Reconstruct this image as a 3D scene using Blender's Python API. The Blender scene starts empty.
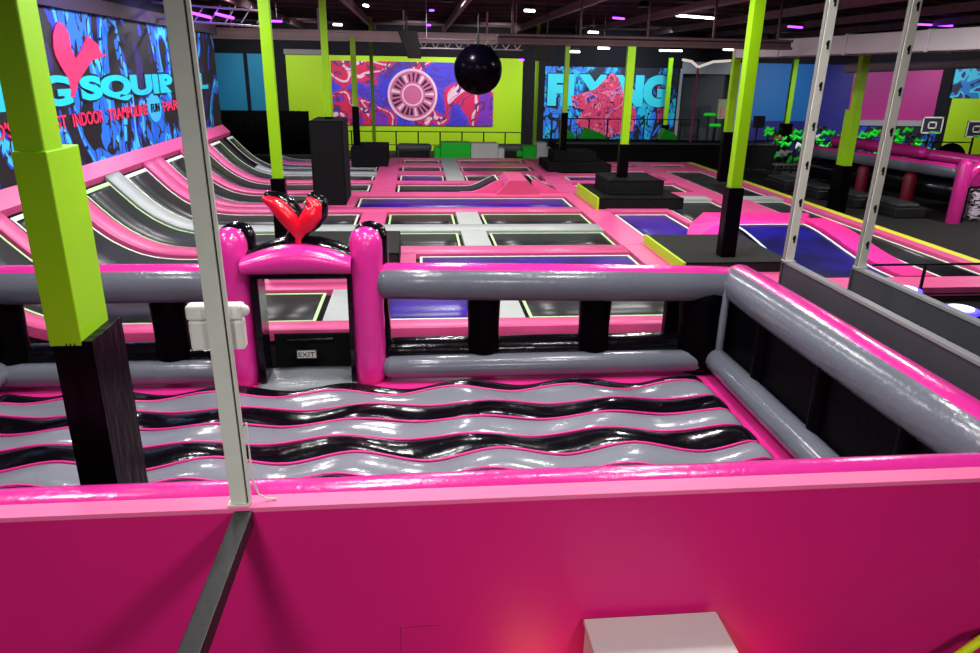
import bpy, math, random
from mathutils import Vector, Matrix
random.seed(4)
PI = math.pi
COL = bpy.context.scene.collection
SC = bpy.context.scene
D = .63           # height of the trampoline deck
BED = .42         # height of the inflatable's floor
CEIL = 6.3

# ------------------------------------------------------------------ materials
def lin(c):
    return tuple((v/12.92 if v <= .04045 else ((v+.055)/1.055)**2.4) for v in [q/255 for q in c])+(1,)
MATS = {}
def mat(name, rgb, rough=.5, spec=.5, bump=0, bscale=20, var=0, vscale=4, metal=0, emit=None, estr=0, coat=0, rgb2=None, stretch=None):
    if name in MATS: return MATS[name]
    m = bpy.data.materials.new(name); m.use_nodes = True
    nt = m.node_tree; b = nt.nodes['Principled BSDF']
    b.inputs['Base Color'].default_value = lin(rgb)
    b.inputs['Roughness'].default_value = rough
    b.inputs['Specular IOR Level'].default_value = spec
    b.inputs['Metallic'].default_value = metal
    b.inputs['Coat Weight'].default_value = coat
    b.inputs['Coat Roughness'].default_value = .12
    if emit:
        b.inputs['Emission Color'].default_value = lin(emit); b.inputs['Emission Strength'].default_value = estr
    tc = nt.nodes.new('ShaderNodeTexCoord'); src = tc.outputs['Object']
    if stretch:
        mp = nt.nodes.new('ShaderNodeMapping'); mp.inputs['Scale'].default_value = stretch
        nt.links.new(src, mp.inputs['Vector']); src = mp.outputs['Vector']
    if var or rgb2:
        n = nt.nodes.new('ShaderNodeTexNoise'); n.inputs['Scale'].default_value = vscale; n.inputs['Detail'].default_value = 5
        nt.links.new(src, n.inputs['Vector'])
        r = nt.nodes.new('ShaderNodeValToRGB')
        c1 = lin(rgb); c2 = lin(rgb2) if rgb2 else tuple(v*(1-var) for v in c1[:3])+(1,)
        r.color_ramp.elements[0].position = .35; r.color_ramp.elements[1].position = .65
        r.color_ramp.elements[0].color = c2; r.color_ramp.elements[1].color = c1
        nt.links.new(n.outputs['Fac'], r.inputs['Fac']); nt.links.new(r.outputs['Color'], b.inputs['Base Color'])
    if bump:
        n = nt.nodes.new('ShaderNodeTexNoise'); n.inputs['Scale'].default_value = bscale; n.inputs['Detail'].default_value = 4
        nt.links.new(src, n.inputs['Vector'])
        bp = nt.nodes.new('ShaderNodeBump'); bp.inputs['Strength'].default_value = bump; bp.inputs['Distance'].default_value = .02
        nt.links.new(n.outputs['Fac'], bp.inputs['Height']); nt.links.new(bp.outputs['Normal'], b.inputs['Normal'])
    MATS[name] = m
    return m

def mural_mat(name, cols, scale, detail=2, dist=1.5, axes='XZ', line=None, stretch=(1, 1, 1), bright=None):
    """sprayed graffiti: flat colour patches with dark brush lines"""
    m = bpy.data.materials.new(name); m.use_nodes = True
    nt = m.node_tree; N = nt.nodes.new; Lk = nt.links.new
    b = nt.nodes['Principled BSDF']; b.inputs['Roughness'].default_value = .6
    tc = N('ShaderNodeTexCoord'); mp = N('ShaderNodeMapping'); mp.inputs['Scale'].default_value = stretch
    Lk(tc.outputs['Object'], mp.inputs['Vector'])
    n = N('ShaderNodeTexNoise'); n.inputs['Scale'].default_value = scale; n.inputs['Detail'].default_value = detail
    n.inputs['Distortion'].default_value = dist
    Lk(mp.outputs['Vector'], n.inputs['Vector'])
    r = N('ShaderNodeValToRGB'); r.color_ramp.interpolation = 'CONSTANT'
    e = r.color_ramp.elements
    e[0].position = 0; e[0].color = lin(cols[0][1]); e[1].position = cols[1][0]; e[1].color = lin(cols[1][1])
    for p, c in cols[2:]:
        q = e.new(p); q.color = lin(c)
    Lk(n.outputs['Fac'], r.inputs['Fac'])
    out = r.outputs['Color']
    if line:
        n2 = N('ShaderNodeTexNoise'); n2.inputs['Scale'].default_value = line[1]; n2.inputs['Detail'].default_value = 1
        n2.inputs['Distortion'].default_value = 2.2
        Lk(mp.outputs['Vector'], n2.inputs['Vector'])
        r2 = N('ShaderNodeValToRGB'); r2.color_ramp.interpolation = 'CONSTANT'
        q = r2.color_ramp.elements; q[0].position = 0; q[0].color = (0, 0, 0, 1); q[1].position = .5-line[2]; q[1].color = (1, 1, 1, 1)
        z = q.new(.5+line[2]); z.color = (0, 0, 0, 1)
        Lk(n2.outputs['Fac'], r2.inputs['Fac'])
        mx = N('ShaderNodeMix'); mx.data_type = 'RGBA'
        Lk(r2.outputs['Color'], mx.inputs[0]); Lk(out, mx.inputs[6]); mx.inputs[7].default_value = lin(line[0])
        out = mx.outputs[2]
    Lk(out, b.inputs['Base Color'])
    return m

PADPINK = mat('pad_pink', (230, 88, 148), .42, .5, .12, 9, .10, 3)
PADGREY = mat('pad_grey', (176, 182, 180), .5, .4, .1, 9, .08, 3)
PADYEL = mat('pad_yellow', (226, 226, 60), .5, .4, .08, 9)
PADLIME = mat('pad_lime', (168, 212, 6), .5, .4, .08, 9)
HUMPPINK = mat('pad_hot_pink', (228, 40, 138), .42, .5, .1, 9)
MATBLACK = mat('mat_black', (40, 40, 44), .36, .35, .10, 3, 0, 2.2, rgb2=(25, 25, 29))
MATPURPLE = mat('mat_purple', (60, 22, 160), .34, .35, .08, 3, 0, 1.3, rgb2=(36, 8, 120))
LINE = mat('webbing_white', (222, 236, 214), .6)
LINEG = mat('webbing_green', (186, 226, 160), .6)
GAP = mat('frame_black', (10, 8, 12), .7, .2)
CARPET = mat('carpet_charcoal', (52, 52, 50), .95, .1, .6, 70, .35, 38)
CARPETD = mat('carpet_black', (26, 26, 28), .95, .1, .5, 70, .3, 38)
FLOORC = mat('floor_carpet', (54, 52, 52), .9, .15, .3, 50, .3, 16)
VPINK = mat('vinyl_pink', (224, 48, 154), .22, .55, .26, 15, .06, 3, coat=.25)
VPINKL = mat('vinyl_pink_smooth', (232, 48, 146), .38, .4, .06, 5)
VBLACKM = mat('vinyl_black_panel', (4, 2, 5), .35, .04, .2, 8)
VGREY = mat('vinyl_grey', (104, 108, 120), .2, .45, .24, 15, .06, 3, coat=.15)
VBLACK = mat('vinyl_black', (9, 7, 14), .16, .38, .3, 8)
VGREYB = mat('vinyl_light_grey', (130, 132, 144), .18, .5, .2, 13, coat=.2)
VRED = mat('vinyl_red', (228, 14, 44), .24, .6, .1, 7, coat=.3)
WALLPINK = mat('wall_pink', (214, 28, 116), .42, .35, .03, 2, .06, 1.2)
LEDGE = mat('ledge_pink', (242, 112, 162), .5, .3)
LIME = mat('paint_lime', (146, 204, 4), .42, .4, .05, 3, .06, 2)
PADBLK = mat('column_pad_black', (5, 3, 6), .3, .08, .5, 14, stretch=(1, 1, .35))
STEEL = mat('post_ivory', (216, 218, 206), .45, .4, .05, 12, .06, 8)
HOLE = mat('slot_dark', (12, 12, 12), .8)
WHITE = mat('plastic_white', (226, 226, 218), .4, .5)
WHITEB = mat('box_white', (224, 218, 216), .5, .4, 0, 0, .03, 5)
BEAMB = mat('beam_black', (19, 18, 21), .5, .4, .1, 20)
BOARD = mat('board_charcoal', (58, 60, 66), .55, .35, .04, 6, .12, 1.5)
BOARDTOP = mat('board_edge', (128, 130, 132), .55, .3)
BLACKM = mat('metal_black', (14, 14, 15), .45, .4)
CEILM = mat('ceiling_dark', (34, 20, 26), .8, .2, .1, 4, .25, 1.2)
JOIST = mat('joist_maroon', (78, 54, 58), .6, .3, 0, 0, .2, 3)
JOISTL = mat('joist_mauve', (132, 98, 104), .6, .3, 0, 0, .2, 3)
GIRDER = mat('girder_cream', (215, 200, 190), .6, .3, 0, 0, .15, 1)
DUCT = mat('duct_white', (170, 165, 168), .55, .3, .05, 3, .12, .8)
DARKWALL = mat('wall_dark', (22, 20, 26), .8, .2, 0, 0, .2, 1)
GREENB = mat('foam_green', (20, 222, 46), .5, .4)
WHITEF = mat('foam_grey', (222, 226, 222), .5, .4)
BLACKF = mat('foam_black', (34, 34, 38), .4, .4)
BALL = mat('ball_black', (3, 2, 8), .22, .05)
LAMPW = mat('lamp_white', (255, 255, 250), .5, emit=(255, 252, 244), estr=9)
LAMPP = mat('lamp_violet', (150, 60, 255), .5, emit=(140, 50, 255), estr=7)
LAMPB2 = mat('lamp_indigo', (50, 20, 220), .5, emit=(46, 16, 230), estr=1.0)
LAMPB = mat('lamp_blue', (60, 60, 255), .5, emit=(50, 40, 255), estr=5)
LAMPBW = mat('lamp_blue_white', (200, 210, 255), .5, emit=(190, 200, 255), estr=2.5)
REDP = mat('foam_red', (120, 10, 38), .5)
YEL = mat('cable_yellow', (210, 225, 20), .4)
CURT = mat('curtain_black', (7, 6, 8), .95, .05, .3, 3)
PINKPOLE = mat('pole_pink', (190, 70, 110), .5)
ZEBRA = mural_mat('vinyl_zebra', [(0, (20, 18, 26)), (.5, (225, 205, 225))], 5, 1, 2, stretch=(.4, 1, 1.6))

# ------------------------------------------------------------------ mesh helpers
class MB:
    def __init__(s): s.v = []; s.f = []; s.m = []; s.mats = []
    def mi(s, m):
        if m not in s.mats: s.mats.append(m)
        return s.mats.index(m)
    def add(s, vs, fs, m):
        o = len(s.v); s.v += [Vector(q) for q in vs]
        if callable(m): ms = [s.mi(m(i)) for i in range(len(fs))]
        else: ms = [s.mi(m)]*len(fs)
        for f, k in zip(fs, ms): s.f.append([o+i for i in f]); s.m.append(k)
        return s
    def box(s, x0, x1, y0, y1, z0, z1, m):
        vs = [(x, y, z) for z in (z0, z1) for y in (y0, y1) for x in (x0, x1)]
        return s.add(vs, [(0, 2, 3, 1), (4, 5, 7, 6), (0, 1, 5, 4), (2, 6, 7, 3), (0, 4, 6, 2), (1, 3, 7, 5)], m)
    def hexa(s, p, m):   # 8 points, bottom 4 ccw then top 4 ccw
        return s.add(p, [(3, 2, 1, 0), (4, 5, 6, 7), (0, 1, 5, 4), (1, 2, 6, 5), (2, 3, 7, 6), (3, 0, 4, 7)], m)
    def prism(s, pts, axis, a, b, m):  # polygon extruded along axis
        n = len(pts)
        def P(q, t): return {'X': (t, q[0], q[1]), 'Y': (q[0], t, q[1]), 'Z': (q[0], q[1], t)}[axis]
        vs = [P(q, a) for q in pts]+[P(q, b) for q in pts]
        fs = [tuple(range(n))[::-1], tuple(range(n, 2*n))]+[(i, (i+1) % n, n+(i+1) % n, n+i) for i in range(n)]
        return s.add(vs, fs, m)
    def tube(s, path, rad, m, seg=20, dome=True, up=Vector((0, 0, 1)), matfn=None, flat=1.0):
        path = [Vector(p) for p in path]; n = len(path)
        if not hasattr(rad, '__len__'): rad = [rad]*n
        T = [(path[min(i+1, n-1)]-path[max(i-1, 0)]).normalized() for i in range(n)]
        rings = []
        def ring(c, t, r):
            u = (up-t*up.dot(t))
            if u.length < 1e-3: u = Vector((0, 1, 0))-t*t.y
            u.normalize(); w = t.cross(u)
            return [c+(w*math.cos(2*PI*k/seg)*flat+u*math.sin(2*PI*k/seg))*r for k in range(seg)]
        if dome:
            for a in (80, 60, 35): rings.append(ring(path[0]-T[0]*rad[0]*math.sin(a*PI/180)*.8, T[0], rad[0]*math.cos(a*PI/180)))
        for p, t, r in zip(path, T, rad): rings.append(ring(p, t, r))
        if dome:
            for a in (35, 60, 80): rings.append(ring(path[-1]+T[-1]*rad[-1]*math.sin(a*PI/180)*.8, T[-1], rad[-1]*math.cos(a*PI/180)))
        vs = [v for r in rings for v in r]; fs = []; idx = []
        for i in range(len(rings)-1):
            for k in range(seg):
                fs.append((i*seg+k, i*seg+(k+1) % seg, (i+1)*seg+(k+1) % seg, (i+1)*seg+k)); idx.append(k)
        fs.append(tuple(range(seg))[::-1]); idx.append(seg//4)
        fs.append(tuple(range((len(rings)-1)*seg, len(rings)*seg))); idx.append(seg//4)
        if matfn: return s.add(vs, fs, lambda i: matfn(360*(idx[i]+.5)/seg))
        return s.add(vs, fs, m)
    def grid(s, xs, ys, f, m):
        vs = [f(x, y) for y in ys for x in xs]; nx = len(xs)
        fs = [(j*nx+i, j*nx+i+1, (j+1)*nx+i+1, (j+1)*nx+i) for j in range(len(ys)-1) for i in range(nx-1)]
        return s.add(vs, fs, m)
    def slab(s, xs, ys, h, th, m):   # thick sheet following height h(x,y)
        nx, ny = len(xs), len(ys)
        vs = [(x, y, h(x, y)) for y in ys for x in xs]+[(x, y, h(x, y)-th) for y in ys for x in xs]
        o = nx*ny; fs = []
        for j in range(ny-1):
            for i in range(nx-1):
                a = j*nx+i; fs += [(a, a+1, a+nx+1, a+nx), (o+a, o+a+nx, o+a+nx+1, o+a+1)]
        for i in range(nx-1):
            a = i; fs.append((o+a, o+a+1, a+1, a)); a = (ny-1)*nx+i; fs.append((a, a+1, o+a+1, o+a))
        for j in range(ny-1):
            a = j*nx; fs.append((a, a+nx, o+a+nx, o+a)); a = j*nx+nx-1; fs.append((o+a, o+a+nx, a+nx, a))
        return s.add(vs, fs, m)
    def sphere(s, c, r, m, seg=32, sq=1):
        rings = seg//2; vs = [(c[0]+r*math.sin(PI*i/rings)*math.cos(2*PI*k/seg), c[1]+r*math.sin(PI*i/rings)*math.sin(2*PI*k/seg), c[2]+r*sq*math.cos(PI*i/rings)) for i in range(rings+1) for k in range(seg)]
        return s.add(vs, [(i*seg+k, (i+1)*seg+k, (i+1)*seg+(k+1) % seg, i*seg+(k+1) % seg) for i in range(rings) for k in range(seg)], m)
    def build(s, name, parent=None, smooth=False, bevel=0, base=None):
        me = bpy.data.meshes.new(name)
        off = Vector(parent['_w']) if parent is not None else Vector(base or (0, 0, 0))
        me.from_pydata([v-off for v in s.v], [], s.f)
        for q in s.mats: me.materials.append(q)
        me.polygons.foreach_set('material_index', s.m)
        if smooth: me.polygons.foreach_set('use_smooth', [True]*len(me.polygons))
        me.update()
        o = bpy.data.objects.new(name, me); COL.objects.link(o)
        o['_w'] = tuple(off)
        if parent is not None: o.parent = parent
        else: o.location = off
        if bevel:
            bv = o.modifiers.new('bevel', 'BEVEL'); bv.width = bevel; bv.segments = 2; bv.limit_method = 'ANGLE'
        return o

def thing(name, label, cat, loc=(0, 0, 0), group=None):
    o = bpy.data.objects.new(name, None); COL.objects.link(o); o.location = loc; o['_w'] = tuple(loc)
    o.empty_display_size = .2
    return tag(o, label, cat, group)
def tag(o, label, cat, group=None):
    o['label'] = label; o['category'] = cat
    if group: o['group'] = group
    return o
def struct(o): o['kind'] = 'structure'; return o
def fr(a, b, n): return [a+(b-a)*i/n for i in range(n+1)]
def text_mesh(body, m, place, name, parent, size=1, ext=.02, bold=0, sx=1):
    """real lettering; place maps (u, v, depth) to world"""
    cu = bpy.data.curves.new('t', 'FONT'); cu.body = body; cu.size = size; cu.extrude = 0; cu.offset = bold
    ob = bpy.data.objects.new('t', cu); COL.objects.link(ob)
    dg = bpy.context.evaluated_depsgraph_get(); me = bpy.data.meshes.new_from_object(ob.evaluated_get(dg))
    xs = [v.co.x for v in me.vertices]; x0, x1 = min(xs), max(xs)
    ys = [v.co.y for v in me.vertices]; y0, y1 = min(ys), max(ys)
    b = MB(); b.add([place((v.co.x-x0)/(x1-x0), (v.co.y-y0)/(y1-y0)) for v in me.vertices], [tuple(p.vertices) for p in me.polygons], m)
    COL.objects.unlink(ob); bpy.data.objects.remove(ob); bpy.data.meshes.remove(me)
    o = b.build(name, parent)
    so = o.modifiers.new('thick', 'SOLIDIFY'); so.thickness = ext; so.offset = 0
    return o

# ------------------------------------------------------------------ setting
b = MB(); b.box(-12, 36, -2, 44, -.1, 0, FLOORC); struct(b.build('floor'))
b = MB(); b.box(-12, 36, -2, 44, CEIL, CEIL+.1, CEILM); struct(b.build('ceiling'))
b = MB(); b.box(-7.25, -7.1, -2, 28.2, 0, CEIL, DARKWALL); struct(b.build('wall_left'))
b = MB(); b.box(-10.6, -7.25, 28.0, 28.2, 0, CEIL, DARKWALL); struct(b.build('wall_recess'))
INDIGO = mat('wall_indigo', (30, 16, 60), .7)
b = MB(); b.box(-10.8, -10.6, 28, 41, 0, CEIL, INDIGO); struct(b.build('wall_recess_side'))
WT = mat('wall_teal', (6, 122, 160), .6); WL = mat('wall_lime', (172, 214, 6), .6, .4)
WB = mat('wall_blue', (8, 96, 160), .6); WN = mat('wall_navy', (20, 16, 110), .6); WM = mat('wall_magenta', (176, 22, 120), .55)
WGR = mat('wall_frame_grey', (150, 146, 148), .6)
b = MB()
segs = [(-10.8, -10.25, DARKWALL), (-10.25, -8.65, WT), (-8.65, -8.45, DARKWALL), (-8.45, -7.2, WT), (-7.2, -6.55, DARKWALL), (-6.55, 5.65, WL),
        (5.65, 6.8, DARKWALL), (6.8, 14.3, DARKWALL), (14.3, 17.3, None), (17.3, 18.2, WGR), (18.2, 21.9, WB), (21.9, 24.1, WN), (24.1, 29.3, WM), (29.3, 30.2, DARKWALL), (30.2, 36, WL)]
for x0, x1, m in segs:
    if m: b.box(x0, x1, 40, 40.3, 0, 4.75, m)
b.box(18.2, 21.9, 39.97, 40, 0, 1.75, WN); b.box(-10.8, 36, 40, 40.3, 4.75, CEIL, DARKWALL); b.box(14.3, 17.3, 40, 40.3, 4.2, 4.75, WGR)
struct(b.build('wall_back'))
b = MB(); b.box(35.6, 35.8, 0, 40, 0, CEIL, DARKWALL); struct(b.build('wall_right'))
b = MB(); b.box(14.3, 17.3, 40.5, 40.6, 0, 4.2, mat('door_charcoal', (30, 33, 36), .6)); struct(b.build('door_1'))
b = MB(); b.box(14.2, 14.35, 39.93, 40, 0, 4.3, WGR); b.box(17.25, 17.5, 39.93, 40, 0, 4.3, WGR); b.box(14.2, 17.5, 39.92, 40, 4.15, 4.4, WGR); struct(b.build('trim_1'))
b = MB()
b.box(-6.6, -4.5, 39.86, 39.98, 4.76, 5.0, mat('wall_cap', (120, 112, 116), .7)); struct(b.build('trim_2'))
# ceiling steel
tn = 3
for x in fr(-9, 33, 12):
    b = MB(); b.box(x-.07, x+.07, 6, 40, CEIL-.34, CEIL-.105, JOISTL); struct(b.build('trim_%d' % tn)); tn += 1
for y in fr(17, 39, 11):
    b = MB(); b.box(-10.6, 35.5, y-.04, y+.04, CEIL-.1, CEIL-.005, JOIST); struct(b.build('trim_%d' % tn)); tn += 1
def girder(name, x0, x1, y, z0, z1, m, label):
    b = MB(); h = z1-z0
    b.box(x0, x1, y-.14, y+.14, z1-.07, z1, m); b.box(x0, x1, y-.03, y+.03, z0+.07, z1-.07, m); b.box(x0, x1, y-.14, y+.14, z0, z0+.07, m)
    for x in fr(x0+.4, x1-.4, 4): b.box(x-.03, x+.03, y-.03, y+.03, z1, CEIL, m)
    return tag(b.build(name, bevel=.01), label, 'beam')
girder('ceiling_girder', -10.4, 3.2, 30, 5.12, 5.5, GIRDER, 'pale cream steel girder crossing under the ceiling above the left and centre courts')
girder('ceiling_girder', 2.2, 10.4, 20.6, 4.84, 5.1, JOIST, 'maroon steel girder under the ceiling right of centre above the near block stack')
# duct on the right
def dpt(t): return (10.25+5.0*t, 24-14*t, 4.67+.28*t)   # runs towards the viewer to the right
b = MB()
for a, c, e in [(0, 1, 0)]+[(q, q+.006, .025) for q in (.0, .12, .28, .44, .6, .76, .92)]:
    (xa, ya, za), (xc, yc, zc) = dpt(a), dpt(c); nx, ny = .94, .34; w_ = .9
    b.hexa([(xa-e*nx, ya-e*ny, za-e), (xc-e*nx, yc-e*ny, zc-e), (xc+(w_+e)*nx, yc+(w_+e)*ny, zc-e), (xa+(w_+e)*nx, ya+(w_+e)*ny, za-e),
            (xa-e*nx, ya-e*ny, za+.48+e), (xc-e*nx, yc-e*ny, zc+.5+e), (xc+(w_+e)*nx, yc+(w_+e)*ny, zc+.5+e), (xa+(w_+e)*nx, ya+(w_+e)*ny, za+.48+e)], DUCT)
tag(b.build('air_duct', bevel=.015), 'big boxy off-white ventilation duct crossing under the ceiling at right', 'duct')
b = MB(); b.tube([(16.0, 27, 4.45), (20.5, 24, 4.75)], .17, DUCT, 16); b.tube([(20.6, 24, 4.78), (26, 20.6, 5.3)], .2, DUCT, 16)
tag(b.build('round_duct', smooth=True), 'round white spiral duct behind and below the boxy ventilation duct', 'duct')

# ------------------------------------------------------------------ trampoline deck
PROF = [(-7.0, 2.13), (-6.75, 1.88), (-6.6, 1.72), (-6.32, 1.42), (-6.12, 1.22), (-5.87, 1.02), (-5.6, .86), (-5.35, .75), (-5.07, .675), (-4.75, .64), (-4.5, .63)]
def hp(x, y=0):
    if x >= -4.5: return D
    if x <= -7: return 2.13
    for (a, za), (c, zc) in zip(PROF, PROF[1:]):
        if a <= x <= c: return za+(zc-za)*(x-a)/(c-a)
def sm(t): t = max(0, min(1, t)); return t*t*(3-2*t)
def hwedge(x, y): return D+.38*(sm((x-1.5)/1.15)**1.3 if x < 3.1 else sm((4.65-x)/1.15)**1.3)
def hhump(x, y): return D+.31*(sm((y-12.6)/3.3)**1.25)
def xs_for(x0, x1, h):
    n = 1
    if h is hp: n = max(1, int((min(x1, -4.4)-x0)/.1)) if x0 < -4.5 else 1; out = fr(x0, min(x1, -4.4), n) if x0 < -4.5 else fr(x0, x1, 4)
    else: return fr(x0, x1, 24)
    if x0 < -4.5 and x1 > -4.4: out += fr(-4.4, x1, 4)[1:]
    return out
def tramp(x0, x1, y0, y1, m, label, h=hp, line=LINE, group='trampolines of the court'):
    nm = 'trampoline'
    cx, cy = (x0+x1)/2, (y0+y1)/2
    t = thing(nm, label, 'trampoline', (cx, cy, 0))
    t['group'] = group
    ny = 24 if h is hhump else 2
    g = .08
    b = MB(); b.slab(xs_for(x0, x1, h), fr(y0, y1, ny), lambda x, y: h(x, y)-.10, .05, GAP); b.build('frame', t, smooth=h is not hp or x0 < -4.5)
    xs = xs_for(x0+g, x1-g, h)
    b = MB(); b.slab(xs, fr(y0+g, y1-g, ny), lambda x, y: h(x, y)-.045-.02*math.sin(PI*min(1, max(0, (x-x0)/(x1-x0))))*math.sin(PI*(y-y0)/(y1-y0)), .012, m); b.build('jumping_mat', t, smooth=True)
    w = .05; b = MB(); hh = lambda x, y: h(x, y)-.03
    b.slab(xs, [y0+g, y0+g+w], hh, .012, line); b.slab(xs, [y1-g-w, y1-g], hh, .012, line)
    for a in (x0+g, x1-g-w):
        b.slab([a, a+w], fr(y0+g+w, y1-g-w, ny), hh, .012, line)
    b.build('edge_webbing', t)
    return t
PADN = [0]
def pad(x0, x1, y0, y1, m, label, h=hp, th=.16, name='safety_pad', nseam=0):
    b = MB(); ny = 24 if h is hhump else 1; PADN[0] += 1; lift = PADN[0]*.0005
    xs = xs_for(x0, x1, h)
    b.slab(xs, fr(y0, y1, ny), lambda x, y: h(x, y)+lift, th, m)
    o = b.build(name, bevel=.0, base=((x0+x1)/2, (y0+y1)/2, 0), smooth=False)
    if h is hp and x0 < -4.5:
        o.data.polygons.foreach_set('use_smooth', [abs(p.normal.z) > .3 for p in o.data.polygons])
    return tag(o, label, 'pad', 'padding of the court')

# support body beneath (black carpeted box)
b = MB(); b.box(-4.5, 4.75, 9.98, 31.2, 0, D-.17, CARPET); b.box(-5.7, -4.5, 28.0, 31.2, 0, D-.17, CARPET)
b.box(4.75, 11.5, 11.55, 30, 0, D-.17, CARPET)
b.prism([(-7.05, 0), (-4.5, 0), (-4.5, D-.17)]+[(x, z-.17) for x, z in PROF[::-1][1:]]+[(-7.05, 1.95)], 'Y', 9.98, 28.0, CARPET)
tag(b.build('court_platform'), 'raised platform with charcoal carpeted sides carrying the trampoline court', 'platform')

XW = -1.42
rows = [  # y0, y1 of openings, ordinal
    (10.34, 11.95, 'front row'), (12.25, 14.45, 'second row'), (15.1, 16.6, 'third row'), (17.4, 18.95, 'fourth row'),
    (19.65, 21.4, 'fifth row'), (22.0, 23.95, 'sixth row'), (24.55, 26.2, 'seventh row'), (27.0, 28.75, 'eighth row'), (29.4, 30.7, 'last row')]
SL = 'slope against the mural wall'
# front row
tramp(-6.75, -1.47, 10.34, 11.95, MATBLACK, 'black trampoline of the front row, curving up the left '+SL, line=LINEG)
tramp(-.98, 1.18, 10.34, 11.95, MATPURPLE, 'purple trampoline of the front row seen through the inflatable fence beside the gate')
tramp(1.62, 4.45, 10.34, 11.95, MATBLACK, 'black trampoline of the front row, right of the grey strip', line=LINEG)
# second row
tramp(-6.75, -2.72, 12.4, 14.35, MATBLACK, 'black trampoline of the second row, curving up the left '+SL)
tramp(-.05, 4.45, 12.5, 14.4, MATPURPLE, 'long purple trampoline just behind the inflatable fence')
# third and fourth
for k, (y0, y1) in ((2, (15.12, 16.6)), (3, (17.38, 18.9))):
    o = ('third', 'fourth')[k-2]
    tramp(-6.75, -1.42, y0, y1, MATBLACK, 'black trampoline on the left slope, %s row, %s the long grey strip' % (o, ('in front of', 'behind')[k-2]), line=LINEG if k == 2 else LINE)
    tramp(-.8, 1.0, y0, y1, MATBLACK, 'small black trampoline, %s row, left of the grey cross' % o, line=LINEG)
    tramp(1.58, 4.42, y0, y1, MATBLACK, 'black trampoline, %s row, right of the grey cross' % o, line=LINEG)
tramp(-6.75, -3.05, 20.3, 21.85, MATBLACK, 'black trampoline of the fifth row on the left slope, beside the tall black block')
tramp(-1.72, 4.42, 19.72, 21.38, MATPURPLE, 'very long narrow purple trampoline across the middle of the court')
tramp(-6.75, -1.42, 22.55, 24.0, MATBLACK, 'black trampoline of the sixth row, rising up the left slope')
tramp(-.68, 2.62, 22.25, 23.85, MATBLACK, 'black trampoline curving up to the left side of the pink wedge', h=hwedge)
tramp(3.5, 4.6, 22.25, 23.85, MATBLACK, 'short black trampoline falling from the right side of the pink wedge', h=hwedge)
tramp(-6.75, -1.42, 24.75, 26.1, MATBLACK, 'black trampoline at the far top of the left slope, before the pale line')
tramp(-.65, 1.0, 24.65, 26.15, MATPURPLE, 'small purple trampoline left of the far grey strip')
tramp(1.62, 4.3, 24.65, 26.15, MATBLACK, 'black trampoline behind the pink wedge, right of the far grey strip')
tramp(-.62, 1.0, 27.1, 28.6, MATBLACK, 'black trampoline, last but one before the green blocks, left of the far grey strip')
tramp(1.62, 4.4, 27.1, 28.6, MATBLACK, 'black trampoline, last but one before the green blocks, right of the far grey strip')
tramp(-.6, 1.0, 29.4, 30.7, MATBLACK, 'black trampoline of the last row, left of the far grey strip')
tramp(1.62, 4.4, 29.4, 30.7, MATBLACK, 'black trampoline of the last row, right of the far grey strip')
tramp(-5.5, -1.42, 28.05, 29.1, MATPURPLE, 'purple trampoline at far left in front of the black curtain, nearer one')
tramp(-5.5, -1.42, 29.6, 30.8, MATPURPLE, 'purple trampoline at far left in front of the black curtain, farther one')
# right part
tramp(5.15, 6.72, 15.3, 18.8, MATPURPLE, 'purple trampoline between the stepped black blocks on the right')
tramp(5.2, 7.6, 24.75, 26.0, MATPURPLE, 'purple trampoline seen between the two stepped block stacks')
tramp(5.15, 8.7, 22.2, 24.0, MATBLACK, 'black trampoline behind the near stepped block stack')
tramp(7.2, 9.1, 12.3, 16.0, mat('mat_blue_lit', (26, 22, 104), .3, .4, .08, 3, 0, 1.3, rgb2=(12, 10, 50)), 'curved dark trampoline, painted as if in blue light, rising to the magenta ridge', h=hhump)  # blue light put into the mat colour; the mat itself is dark
tramp(6.9, 8.75, 17.3, 20.75, MATBLACK, 'black trampoline behind the magenta ridge')
tramp(9.85, 10.98, 12.3, 20.75, MATBLACK, 'long black tumbling trampoline beside the yellow edge, near stretch')
tramp(9.42, 10.98, 21.45, 27.4, MATBLACK, 'long black tumbling trampoline beside the yellow edge, far stretch')
tramp(5.2, 10.9, 28.4, 29.4, MATBLACK, 'wide black trampoline along the far right edge of the court')

P = 'pink'
pad(-6.75, 4.75, 9.95, 10.34, PADPINK, 'pink pad along the front edge of the court behind the inflatable')
pad(-1.44, -.98, 10.34, 11.95, PADGREY, 'grey pad strip in the front row seen through the gate')
pad(1.18, 1.62, 10.34, 11.95, PADGREY, 'short grey pad strip in the front row right of the gate')
pad(4.45, 4.75, 10.34, 11.95, PADPINK, 'pink pad at the right end of the front row')
pad(-6.75, 4.75, 11.95, 12.4, PADPINK, 'pink pad between the front and second rows')
pad(-2.72, -.05, 12.4, 14.4, PADPINK, 'pink pad square under the carpeted block, left of the long purple trampoline')
pad(4.45, 4.9, 12.4, 15.1, PADPINK, 'pink pad at the right end of the long purple trampoline')
pad(-6.75, 4.42, 14.42, 15.1, PADPINK, 'pink pad between the second and third rows, climbing the left slope')
pad(-6.75, 4.42, 16.6, 17.38, PADGREY, 'long pale grey pad strip across the court, climbing the left slope')
pad(1.0, 1.58, 15.1, 16.6, PADGREY, 'pale grey pad, near arm of the grey cross')
pad(1.0, 1.58, 17.38, 18.95, PADGREY, 'pale grey pad, far arm of the grey cross')
for y0, y1, w in ((15.1, 16.6, 'near'), (17.38, 18.95, 'far')):
    pad(XW, -.8, y0, y1, PADPINK, 'pink walkway pad left of the small black trampoline, %s side of the grey strip' % w)
pad(4.42, 5.15, 15.1, 24.0, PADPINK, 'pink walkway pad running past the yellow-edged blocks')
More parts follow.
